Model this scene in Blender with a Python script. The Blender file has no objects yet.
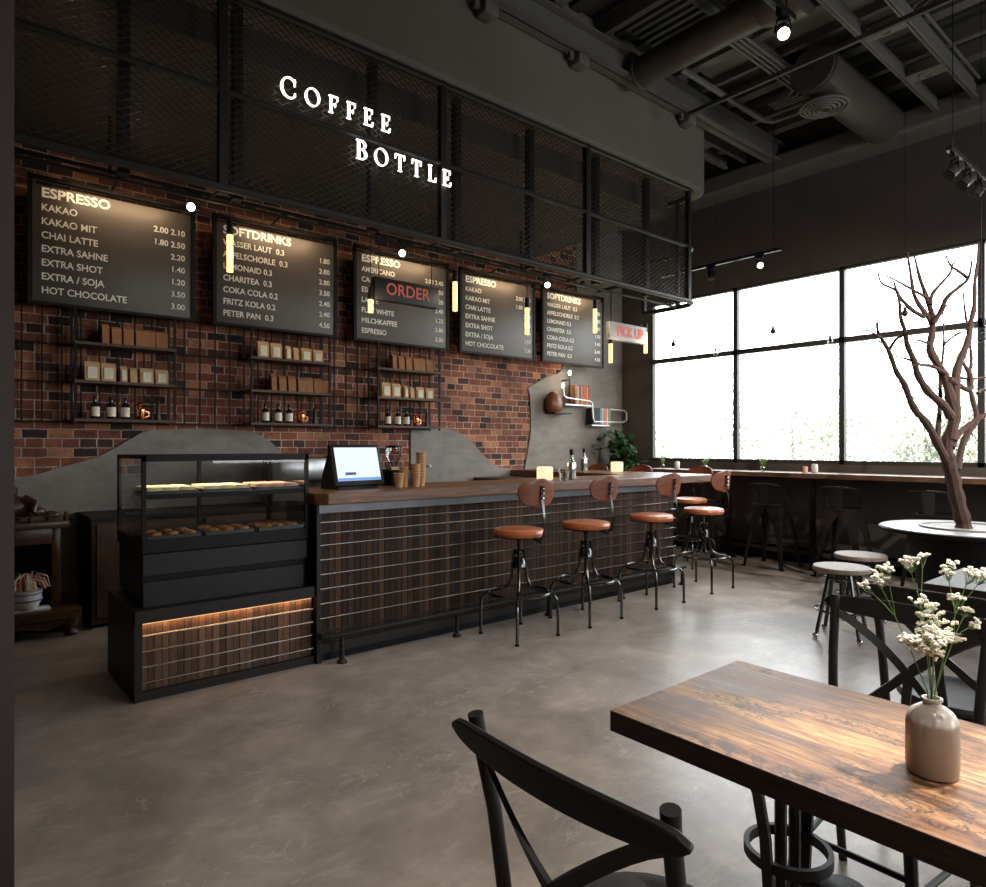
import bpy, bmesh, math, random
from mathutils import Vector, Matrix
random.seed(7)
PI = math.pi
S = bpy.context.scene
COL = S.collection

# ------------------------------------------------------------------ camera
cam_d = bpy.data.cameras.new('camera'); cam = bpy.data.objects.new('camera', cam_d); COL.objects.link(cam)
cam.location = (0, 0, 1.4); cam.rotation_euler = (PI/2, 0, -math.radians(40))
cam_d.sensor_width = 36; cam_d.lens = 665/986*36; cam_d.shift_y = 3/986; cam_d.clip_start = 0.05
S.camera = cam
S.view_settings.view_transform = 'Standard'; S.view_settings.look = 'None'
S.view_settings.gamma = 1; S.view_settings.exposure = 0.13; S.view_settings.use_curve_mapping = False
S.cycles.use_denoising = True
S.cycles.max_bounces = 8; S.cycles.diffuse_bounces = 4; S.cycles.glossy_bounces = 4
S.cycles.transparent_max_bounces = 24; S.cycles.transmission_bounces = 6
S.cycles.sample_clamp_indirect = 6; S.cycles.caustics_reflective = False; S.cycles.caustics_refractive = False

# ------------------------------------------------------------------ sky and daylight
W = bpy.data.worlds.new('sky'); S.world = W; W.use_nodes = True
bg = W.node_tree.nodes['Background']; bg.inputs[0].default_value = (0.93, 0.97, 1.0, 1); bg.inputs[1].default_value = 9.5

def light(name, kind, loc, energy, color=(1, 1, 1), target=None, **kw):
    d = bpy.data.lights.new(name, kind); d.energy = energy; d.color = color
    for k, v in kw.items():
        setattr(d, k, v)
    o = bpy.data.objects.new(name, d); COL.objects.link(o); o.location = loc
    if target is not None:
        o.rotation_euler = (Vector(target)-Vector(loc)).to_track_quat('-Z', 'Y').to_euler()
    return o
WARM = (1.0, 0.74, 0.48); NEUTRAL = (1.0, 0.9, 0.8)
# openings of the glazing (sky portals)
for (y0, y1) in ((-3.6, 0.62), (0.62, 3.3), (3.3, 5.92)):
    p = light('window_daylight', 'AREA', (8.12, (y0+y1)/2, 2.33), 1.0, target=(0, (y0+y1)/2, 2.33), shape='RECTANGLE', size=y1-y0, size_y=2.3)
    p.data.size = y1-y0; p.data.size_y = 2.3
    p.data.cycles.is_portal = True
p = light('window_daylight', 'AREA', (5.2, -4.12, 2.1), 1.0, target=(5.2, 0, 2.1), shape='RECTANGLE', size=2.8, size_y=2.0)
p.data.cycles.is_portal = True

# ------------------------------------------------------------------ node helpers
def srgb(r, g, b):
    f = lambda c: (c/255/12.92) if c/255 <= 0.04045 else ((c/255+0.055)/1.055)**2.4
    return (f(r), f(g), f(b), 1)
def new_mat(name):
    m = bpy.data.materials.new(name); m.use_nodes = True
    nt = m.node_tree; b = nt.nodes['Principled BSDF']
    return m, nt, b
def N(nt, typ, **kw):
    n = nt.nodes.new(typ)
    for k, v in kw.items():
        if isinstance(k, str) and hasattr(n, k): setattr(n, k, v)
        else: n.inputs[k].default_value = v
    return n
def ramp(nt, fac, stops, interp='LINEAR'):
    r = nt.nodes.new('ShaderNodeValToRGB'); r.color_ramp.interpolation = interp
    el = r.color_ramp.elements
    while len(el) < len(stops): el.new(0.5)
    for e, (p_, c) in zip(el, stops):
        e.position = p_; e.color = c if len(c) == 4 else (*c, 1)
    nt.links.new(fac, r.inputs[0]); return r.outputs[0]
def coords(nt, scale=(1, 1, 1), world=False):
    if world: v = nt.nodes.new('ShaderNodeNewGeometry').outputs['Position']
    else: v = nt.nodes.new('ShaderNodeTexCoord').outputs['Object']
    mp = nt.nodes.new('ShaderNodeMapping'); mp.inputs['Scale'].default_value = scale
    nt.links.new(v, mp.inputs[0]); return mp.outputs[0]
def noise(nt, vec, scale, detail=4, rough=0.55, dist=0.0):
    n = nt.nodes.new('ShaderNodeTexNoise'); n.inputs['Scale'].default_value = scale
    n.inputs['Detail'].default_value = detail; n.inputs['Roughness'].default_value = rough; n.inputs['Distortion'].default_value = dist
    nt.links.new(vec, n.inputs['Vector']); return n.outputs['Fac']
def mix(nt, fac, a, b, mode='MIX'):
    m = nt.nodes.new('ShaderNodeMix'); m.data_type = 'RGBA'; m.blend_type = mode
    for sock, val in ((m.inputs[0], fac), (m.inputs[6], a), (m.inputs[7], b)):
        if isinstance(val, bpy.types.NodeSocket): nt.links.new(val, sock)
        elif isinstance(val, (int, float)): sock.default_value = val
        else: sock.default_value = val
    return m.outputs[2]
def math_n(nt, op, a, b=None):
    m = nt.nodes.new('ShaderNodeMath'); m.operation = op
    for i, val in enumerate((a, b)):
        if val is None: continue
        if isinstance(val, bpy.types.NodeSocket): nt.links.new(val, m.inputs[i])
        else: m.inputs[i].default_value = val
    return m.outputs[0]
def bump(nt, b, h, strength=0.3, dist=0.01):
    n = nt.nodes.new('ShaderNodeBump'); n.inputs['Strength'].default_value = strength; n.inputs['Distance'].default_value = dist
    nt.links.new(h, n.inputs['Height']); nt.links.new(n.outputs[0], b.inputs['Normal'])

def plain(name, col, rough=0.5, metal=0.0, var=0.12, scale=14, spec=0.5, bmp=0.0):
    m, nt, b = new_mat(name)
    v = coords(nt)
    f = noise(nt, v, scale, 3)
    lo = tuple(c*(1-var) for c in col[:3]); hi = tuple(min(1, c*(1+var)) for c in col[:3])
    nt.links.new(ramp(nt, f, [(0.3, lo), (0.7, hi)]), b.inputs['Base Color'])
    b.inputs['Roughness'].default_value = rough; b.inputs['Metallic'].default_value = metal
    b.inputs['Specular IOR Level'].default_value = spec
    if bmp: bump(nt, b, f, bmp, 0.004)
    return m
def emit(name, col, strength):
    m, nt, b = new_mat(name)
    b.inputs['Base Color'].default_value = (0.02, 0.02, 0.02, 1)
    b.inputs['Emission Color'].default_value = col; b.inputs['Emission Strength'].default_value = strength
    b.inputs['Roughness'].default_value = 0.5
    return m
def wood(name, dark, light_, grain=(1, 12, 1), scale=6, rough=0.5, bmp=0.15, detail=6, mid=None):
    m, nt, b = new_mat(name)
    v = coords(nt, grain)
    f = noise(nt, v, scale, detail, 0.65, 0.6)
    stops = [(0.3, dark), (0.7, light_)] if mid is None else [(0.3, dark), (0.5, mid), (0.7, light_)]
    nt.links.new(ramp(nt, f, stops), b.inputs['Base Color'])
    b.inputs['Roughness'].default_value = rough
    bump(nt, b, f, bmp, 0.004)
    return m
def planks(name, width, axis, stops, grain_scale, rough=0.55, world=True, seed=0.0, gap=0.05):
    """boards side by side along an axis, every board its own tone"""
    m, nt, b = new_mat(name)
    pos = (nt.nodes.new('ShaderNodeNewGeometry').outputs['Position'] if world else nt.nodes.new('ShaderNodeTexCoord').outputs['Object'])
    sp = nt.nodes.new('ShaderNodeSeparateXYZ'); nt.links.new(pos, sp.inputs[0])
    u = math_n(nt, 'DIVIDE', sp.outputs[axis], width)
    u = math_n(nt, 'ADD', u, seed)
    fl = math_n(nt, 'FLOOR', u)
    wn = nt.nodes.new('ShaderNodeTexWhiteNoise'); wn.noise_dimensions = '1D'; nt.links.new(fl, wn.inputs['W'])
    cx = nt.nodes.new('ShaderNodeMapping'); cx.inputs['Scale'].default_value = grain_scale; nt.links.new(pos, cx.inputs[0])
    ad = nt.nodes.new('ShaderNodeVectorMath'); ad.operation = 'ADD'; nt.links.new(cx.outputs[0], ad.inputs[0])
    nt.links.new(wn.outputs['Color'], ad.inputs[1])
    g = noise(nt, ad.outputs[0], 5, 6, 0.65, 0.5)
    t = math_n(nt, 'ADD', math_n(nt, 'MULTIPLY', wn.outputs['Value'], 0.45), math_n(nt, 'MULTIPLY', g, 0.7))
    col = ramp(nt, t, stops)
    fr = math_n(nt, 'FRACT', u)
    edge = math_n(nt, 'MINIMUM', fr, math_n(nt, 'SUBTRACT', 1.0, fr))
    e = math_n(nt, 'GREATER_THAN', edge, gap)
    nt.links.new(mix(nt, e, (0.004, 0.003, 0.002, 1), col), b.inputs['Base Color'])
    b.inputs['Roughness'].default_value = rough
    bump(nt, b, math_n(nt, 'ADD', e, math_n(nt, 'MULTIPLY', g, 0.5)), 0.4, 0.004)
    return m
def thin_glass(name, tint=(0.97, 0.98, 0.98, 1), amount=0.08, rough=0.02):
    m = bpy.data.materials.new(name); m.use_nodes = True; nt = m.node_tree; nt.nodes.clear()
    out = nt.nodes.new('ShaderNodeOutputMaterial'); tr = nt.nodes.new('ShaderNodeBsdfTransparent'); gl = nt.nodes.new('ShaderNodeBsdfGlossy')
    tr.inputs[0].default_value = tint; gl.inputs['Roughness'].default_value = rough
    lw = nt.nodes.new('ShaderNodeLayerWeight'); lw.inputs['Blend'].default_value = 0.25
    f = math_n(nt, 'ADD', math_n(nt, 'MULTIPLY', lw.outputs['Fresnel'], 0.5), amount*0.3)
    mx = nt.nodes.new('ShaderNodeMixShader'); nt.links.new(f, mx.inputs[0]); nt.links.new(tr.outputs[0], mx.inputs[1]); nt.links.new(gl.outputs[0], mx.inputs[2])
    nt.links.new(mx.outputs[0], out.inputs[0]); return m

# ------------------------------------------------------------------ materials
M = {}
# floor: trowelled micro-cement
m, nt, b = new_mat('trowelled cement'); M['floor'] = m
v = coords(nt, world=True)
a = noise(nt, v, 0.6, 5, 0.6, 0.3); c = noise(nt, v, 2.6, 9, 0.66, 0.45); d = noise(nt, coords(nt, (1, 2.4, 1), True), 4.5, 8, 0.72, 1.2)
base = ramp(nt, a, [(0.3, (0.29, 0.245, 0.21)), (0.7, (0.43, 0.37, 0.325))])
mott = ramp(nt, c, [(0.25, (0.6, 0.585, 0.57)), (0.5, (0.96, 0.955, 0.95)), (0.7, (1.36, 1.34, 1.32))])
stre = ramp(nt, d, [(0.3, (0.93, 0.93, 0.93)), (0.54, (1.0, 1.0, 1.0)), (0.68, (1.22, 1.22, 1.21))])
def scratch(sc, dist, wid, seed):
    mp = nt.nodes.new('ShaderNodeMapping'); mp.inputs['Location'].default_value = (seed, seed*2, 0); mp.inputs['Scale'].default_value = (1, 1.5, 1); nt.links.new(v, mp.inputs[0])
    n_ = noise(nt, mp.outputs[0], sc, 3, 0.5, dist)
    return ramp(nt, math_n(nt, 'ABSOLUTE', math_n(nt, 'SUBTRACT', n_, 0.5)), [(0.0, (1, 1, 1)), (wid*1.4, (0, 0, 0))])
msk_ = ramp(nt, noise(nt, v, 1.9, 3), [(0.48, (0, 0, 0)), (0.6, (1, 1, 1))])
scr = math_n(nt, 'MULTIPLY', math_n(nt, 'MAXIMUM', scratch(2.4, 1.0, 0.006, 3.1), scratch(3.6, 0.6, 0.005, 8.7)), msk_)
fin = mix(nt, 1.0, mix(nt, 1.0, base, mott, 'MULTIPLY'), stre, 'MULTIPLY')
nt.links.new(mix(nt, math_n(nt, 'MULTIPLY', scr, 0.6), fin, (0.55, 0.5, 0.45, 1)), b.inputs['Base Color'])
nt.links.new(math_n(nt, 'ADD', math_n(nt, 'MULTIPLY', a, 0.3), 0.18), b.inputs['Roughness'])
bump(nt, b, math_n(nt, 'ADD', c, math_n(nt, 'MULTIPLY', d, 0.6)), 0.16, 0.01)
# brick
m, nt, b = new_mat('old red brick'); M['brick'] = m
pos = nt.nodes.new('ShaderNodeNewGeometry').outputs['Position']
sp = nt.nodes.new('ShaderNodeSeparateXYZ'); nt.links.new(pos, sp.inputs[0])
cb = nt.nodes.new('ShaderNodeCombineXYZ'); nt.links.new(sp.outputs[0], cb.inputs[0]); nt.links.new(sp.outputs[2], cb.inputs[1])
wob = nt.nodes.new('ShaderNodeTexNoise'); wob.inputs['Scale'].default_value = 9; nt.links.new(pos, wob.inputs['Vector'])
wv = nt.nodes.new('ShaderNodeVectorMath'); wv.operation = 'SCALE'; wv.inputs['Scale'].default_value = 0.012; nt.links.new(wob.outputs['Color'], wv.inputs[0])
av = nt.nodes.new('ShaderNodeVectorMath'); av.operation = 'ADD'; nt.links.new(cb.outputs[0], av.inputs[0]); nt.links.new(wv.outputs[0], av.inputs[1])
br = nt.nodes.new('ShaderNodeTexBrick'); nt.links.new(av.outputs[0], br.inputs['Vector'])
for k, val in (('Scale', 1.0), ('Brick Width', 0.178), ('Row Height', 0.0775), ('Mortar Size', 0.0055), ('Mortar Smooth', 0.25), ('Bias', 0.0)):
    br.inputs[k].default_value = val
br.offset = 0.5; br.squash = 0.7; br.squash_frequency = 3
br.inputs['Color1'].default_value = (0, 0, 0, 1); br.inputs['Color2'].default_value = (1, 1, 1, 1); br.inputs['Mortar'].default_value = (0.5, 0.5, 0.5, 1)
nz = noise(nt, pos, 26, 4, 0.7); n2 = noise(nt, pos, 1.7, 4, 0.6)
tt = math_n(nt, 'ADD', math_n(nt, 'MULTIPLY', br.outputs['Color'], 0.65), math_n(nt, 'MULTIPLY', nz, 0.35))
bc = ramp(nt, tt, [(0.16, (0.018, 0.011, 0.008)), (0.3, (0.085, 0.030, 0.018)), (0.5, (0.30, 0.095, 0.045)), (0.64, (0.20, 0.055, 0.028)), (0.8, (0.56, 0.23, 0.11)), (0.92, (0.26, 0.14, 0.10))])
mo = ramp(nt, nz, [(0.3, (0.34, 0.26, 0.21)), (0.7, (0.75, 0.60, 0.50))])
colr = mix(nt, br.outputs['Fac'], bc, mo)
colr = mix(nt, 1.0, colr, ramp(nt, n2, [(0.35, (0.45, 0.42, 0.40)), (0.65, (1.15, 1.12, 1.1))]), 'MULTIPLY')
nt.links.new(colr, b.inputs['Base Color']); b.inputs['Roughness'].default_value = 0.85
bump(nt, b, math_n(nt, 'SUBTRACT', math_n(nt, 'MULTIPLY', nz, 0.35), br.outputs['Fac']), 1.0, 0.014)
# plaster
m, nt, b = new_mat('grey cement render'); M['plaster'] = m
v = coords(nt, world=True); a = noise(nt, v, 1.6, 7, 0.65, 1.2); c = noise(nt, coords(nt, (1, 1, 3), True), 5, 5)
nt.links.new(mix(nt, 0.4, ramp(nt, a, [(0.3, (0.15, 0.134, 0.115)), (0.7, (0.29, 0.262, 0.228))]), ramp(nt, c, [(0.3, (0.17, 0.151, 0.131)), (0.7, (0.34, 0.306, 0.266))])), b.inputs['Base Color'])
b.inputs['Roughness'].default_value = 0.75; bump(nt, b, a, 0.2, 0.01)
# dining table boards
m, nt, b = new_mat('rustic walnut boards'); M['table'] = m
v1 = coords(nt, (3.4, 0.8, 1), True); v2 = coords(nt, (26, 1.3, 1), True)
g1 = noise(nt, v1, 2.6, 8, 0.7, 1.6); g2 = noise(nt, v2, 2.4, 6, 0.7, 0.8)
tv = math_n(nt, 'ADD', math_n(nt, 'MULTIPLY', g1, 0.62), math_n(nt, 'MULTIPLY', g2, 0.38))
cw = ramp(nt, tv, [(0.36, (0.030, 0.013, 0.007)), (0.44, (0.115, 0.048, 0.020)), (0.51, (0.27, 0.135, 0.058)), (0.58, (0.46, 0.28, 0.13)), (0.68, (0.62, 0.44, 0.25))])
sp = nt.nodes.new('ShaderNodeSeparateXYZ'); nt.links.new(nt.nodes.new('ShaderNodeNewGeometry').outputs['Position'], sp.inputs[0])
u_ = math_n(nt, 'DIVIDE', math_n(nt, 'SUBTRACT', sp.outputs[0], 1.275), 0.1); fr_ = math_n(nt, 'FRACT', u_)
wn = nt.nodes.new('ShaderNodeTexWhiteNoise'); wn.noise_dimensions = '1D'; nt.links.new(math_n(nt, 'FLOOR', u_), wn.inputs['W'])
cw = mix(nt, 1.0, cw, ramp(nt, wn.outputs['Value'], [(0.0, (0.72, 0.70, 0.68)), (1.0, (1.12, 1.1, 1.08))]), 'MULTIPLY')
seam = math_n(nt, 'LESS_THAN', fr_, 0.02); cw = mix(nt, math_n(nt, 'MULTIPLY', seam, 0.6), cw, (0.03, 0.015, 0.01, 1))
kn = noise(nt, coords(nt, (1.4, 1, 1), True), 38, 6, 0.8, 0.8); kz = noise(nt, coords(nt, (2.4, 1.1, 1), True), 2.2, 3, 0.5, 0.5)
msk = math_n(nt, 'MULTIPLY', ramp(nt, kn, [(0.50, (0, 0, 0)), (0.57, (1, 1, 1))]), ramp(nt, kz, [(0.44, (0, 0, 0)), (0.56, (0.9,)*3)]))
nt.links.new(mix(nt, msk, cw, (0.022, 0.012, 0.012, 1)), b.inputs['Base Color'])
nt.links.new(ramp(nt, g1, [(0.3, (0.42,)*3), (0.7, (0.6,)*3)]), b.inputs['Roughness']); bump(nt, b, tv, 0.12, 0.004)
M['table_edge'] = wood('dark walnut edge', (0.012, 0.006, 0.004), (0.05, 0.023, 0.012), (2, 2, 30), 4, 0.5)
M['counter_wood'] = planks('reclaimed oak strips', 0.047, 0, [(0.3, (0.010, 0.005, 0.003)), (0.5, (0.036, 0.017, 0.008)), (0.7, (0.07, 0.034, 0.016)), (0.9, (0.11, 0.054, 0.026))], (14, 14, 1.6), 0.65, gap=0.09)
M['counter_wood'].node_tree.nodes['Principled BSDF'].inputs['Specular IOR Level'].default_value = 0.2
M['plinth_wood'] = planks('reclaimed oak strips low', 0.0392, 0, [(0.3, (0.03, 0.016, 0.009)), (0.5, (0.10, 0.05, 0.025)), (0.9, (0.24, 0.12, 0.06))], (14, 14, 1.6), 0.6)
M['counter_wood_side'] = planks('reclaimed oak strips side', 0.047, 1, [(0.3, (0.018, 0.010, 0.006)), (0.5, (0.06, 0.03, 0.016)), (0.9, (0.14, 0.07, 0.035))], (14, 14, 1.6), 0.6)
M['counter_top'] = wood('brown counter oak', (0.05, 0.021, 0.009), (0.27, 0.125, 0.05), (1.2, 14, 14), 3, 0.42, mid=(0.13, 0.057, 0.024))
M['bar_top'] = wood('window bar oak', (0.05, 0.026, 0.014), (0.17, 0.09, 0.05), (14, 1.2, 14), 3, 0.35)
M['dark_wood'] = wood('dark stained wood', (0.02, 0.010, 0.006), (0.09, 0.045, 0.02), (8, 8, 1.2), 4, 0.5)
M['carved_wood'] = wood('carved brown wood', (0.018, 0.008, 0.004), (0.085, 0.038, 0.016), (6, 6, 6), 6, 0.35)
M['shelf_wood'] = wood('shelf board wood', (0.04, 0.022, 0.014), (0.11, 0.06, 0.035), (2, 12, 12), 4, 0.6)
M['black'] = plain('black powder coated steel', (0.0065, 0.006, 0.0055), 0.5, 0.0, spec=0.18)
M['blackgloss'] = plain('glossy black steel', (0.06, 0.058, 0.055), 0.22, 0.8)
M['gunmetal'] = plain('polished gunmetal', (0.09, 0.088, 0.085), 0.22, 1.0)
M['dark_grey'] = plain('dark grey laminate', (0.0155, 0.0135, 0.012), 0.5, spec=0.28)
M['chair'] = plain('black painted bentwood', (0.021, 0.018, 0.016), 0.5, 0.0, spec=0.35)
M['cage'] = plain('charcoal painted cage steel', (0.030, 0.027, 0.024), 0.42, 0.5)
M['mesh'] = plain('expanded steel mesh', (0.058, 0.052, 0.045), 0.33, 0.7)
M['soffit'] = plain('greige painted plasterboard', (0.14, 0.118, 0.104), 0.8, scale=2, var=0.06)
M['walldark'] = plain('charcoal wall paint', (0.075, 0.062, 0.053), 0.75, scale=2)
M['wallpier'] = plain('taupe wall paint', (0.075, 0.055, 0.048), 0.8, scale=2, var=0.05)
M['ceil'] = plain('black painted deck', (0.06, 0.057, 0.053), 0.75, scale=3, var=0.3)
M['beam'] = plain('dark grey painted beams', (0.115, 0.108, 0.10), 0.6, scale=4)
M['duct'] = plain('brown grey painted duct', (0.085, 0.074, 0.064), 0.45, 0.3, scale=3)
M['frame'] = plain('dark bronze window frame', (0.035, 0.032, 0.03), 0.5)
M['rod'] = plain('brushed steel rod', (0.33, 0.32, 0.305), 0.24, 1.0)
M['fascia'] = plain('grey steel fascia', (0.11, 0.11, 0.115), 0.4, 0.8)
M['leather'] = plain('tan leather', (0.50, 0.145, 0.045), 0.32, scale=30, bmp=0.1)
M['backwood'] = wood('red brown bent plywood', (0.10, 0.026, 0.009), (0.24, 0.068, 0.024), (1, 1, 9), 4, 0.36, 0.05)
M['chrome'] = plain('chrome', (0.6, 0.6, 0.62), 0.12, 1.0)
M['pale_pipe'] = plain('pale silver pipe', (0.62, 0.61, 0.6), 0.35, 0.5)
M['liquid'] = plain('pale frosted contents', (0.42, 0.39, 0.34), 0.4)
M['steel'] = plain('brushed stainless steel', (0.42, 0.42, 0.42), 0.3, 1.0)
M['board'] = plain('chalkboard grey', (0.085, 0.069, 0.055), 0.45, scale=3)
M['text'] = plain('cream lettering', (0.95, 0.9, 0.8), 0.6)
M['sign'] = emit('white sign glow', (1, 0.97, 0.92, 1), 2.6)
M['led'] = emit('warm strip glow', (1, 0.6, 0.28, 1), 1.0)
M['lens'] = emit('lamp glow', (1, 0.88, 0.68, 1), 10.0)
M['tube'] = emit('warm tube glow', (1.0, 0.66, 0.22, 1), 1.9)
M['red_neon'] = emit('dim red letters', (0.5, 0.07, 0.03, 1), 0.55)
M['red_text'] = plain('orange red lettering', (0.6, 0.06, 0.015), 0.5)
M['white_box'] = plain('pale grey lightbox face', (0.34, 0.345, 0.35), 0.5)
M['kraft'] = plain('kraft paper', (0.60, 0.38, 0.19), 0.8, scale=30)
M['kraft_dark'] = plain('brown kraft board', (0.34, 0.15, 0.06), 0.75, scale=20)
M['label'] = plain('cream label', (0.88, 0.80, 0.62), 0.7)
M['cup'] = plain('kraft paper cup', (0.50, 0.28, 0.13), 0.7)
M['amber'] = plain('dark amber glass', (0.02, 0.014, 0.01), 0.1)
M['copper'] = plain('copper', (0.75, 0.28, 0.12), 0.2, 1.0)
M['glass'] = thin_glass('window glass')
M['case_glass'] = thin_glass('display case glass', (0.93, 0.94, 0.94, 1), 0.1)
M['clear'] = thin_glass('clear bottle glass', (0.84, 0.86, 0.86, 1), 0.7)
M['wax'] = emit('glowing candle wax', (1.0, 0.70, 0.42, 1), 1.2)
M['marble'] = plain('pale stone top', (0.3, 0.295, 0.285), 0.42, scale=6, var=0.08)
M['stooltop'] = wood('pale worn wood seat', (0.2, 0.155, 0.125), (0.32, 0.26, 0.215), (1, 8, 1), 4, 0.62)
M['greytop'] = wood('grey ash table top', (0.16, 0.15, 0.14), (0.25, 0.235, 0.215), (8, 1, 1), 4, 0.6)
M['bark'] = wood('reddish brown bark', (0.014, 0.007, 0.005), (0.08, 0.034, 0.022), (9, 9, 1.6), 6, 0.8, 0.6)
M['leaf'] = plain('dark green leaf', (0.022, 0.07, 0.018), 0.45, var=0.5, scale=9)
M['stem'] = plain('green stem', (0.16, 0.26, 0.08), 0.6)
M['bloom'] = plain('cream blossom', (0.90, 0.87, 0.74), 0.8, var=0.08, scale=60)
M['white'] = plain('white glazed ceramic', (0.7, 0.7, 0.7), 0.25)
M['yellow'] = plain('yellow sponge cake', (0.85, 0.76, 0.40), 0.8, bmp=0.3)
M['pink'] = plain('pink iced cake', (0.75, 0.38, 0.27), 0.7)
M['bread'] = plain('baked golden crust', (0.42, 0.19, 0.055), 0.6, var=0.4, scale=30, bmp=0.3)
M['tray'] = plain('dark baking tray', (0.03, 0.03, 0.03), 0.35, 0.7)
M['screen'] = emit('lit till screen', (0.75, 0.87, 1.0, 1), 1.0)
M['screen_blue'] = emit('blue screen bar', (0.16, 0.36, 0.8, 1), 0.9)
M['screen_dark'] = emit('navy screen block', (0.02, 0.05, 0.14, 1), 1.0)
M['soil'] = plain('dark soil', (0.02, 0.015, 0.01), 0.9)
M['hedge'] = plain('haze-paled foliage', (0.33, 0.355, 0.26), 0.9, var=0.3, scale=3)  # outdoor haze put into the leaf colour as a pale tone
M['ground'] = plain('pale lawn', (0.17, 0.18, 0.12), 0.9, scale=0.4, var=0.2)
# vase: taupe ceramic, spotlight from above painted in as a paler shoulder
m, nt, b = new_mat('ribbed taupe ceramic'); M['vase'] = m
tc = nt.nodes.new('ShaderNodeTexCoord'); sp = nt.nodes.new('ShaderNodeSeparateXYZ'); nt.links.new(tc.outputs['Object'], sp.inputs[0])
nz = noise(nt, tc.outputs['Object'], 18, 3)
hh = math_n(nt, 'ADD', sp.outputs[2], math_n(nt, 'MULTIPLY', nz, 0.012))
nt.links.new(ramp(nt, math_n(nt, 'MULTIPLY', hh, 6.0), [(0.0, (0.30, 0.225, 0.175)), (0.66, (0.36, 0.285, 0.23)), (0.70, (0.60, 0.54, 0.48)), (1.0, (0.66, 0.6, 0.54))]), b.inputs['Base Color'])
b.inputs['Roughness'].default_value = 0.38

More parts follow.
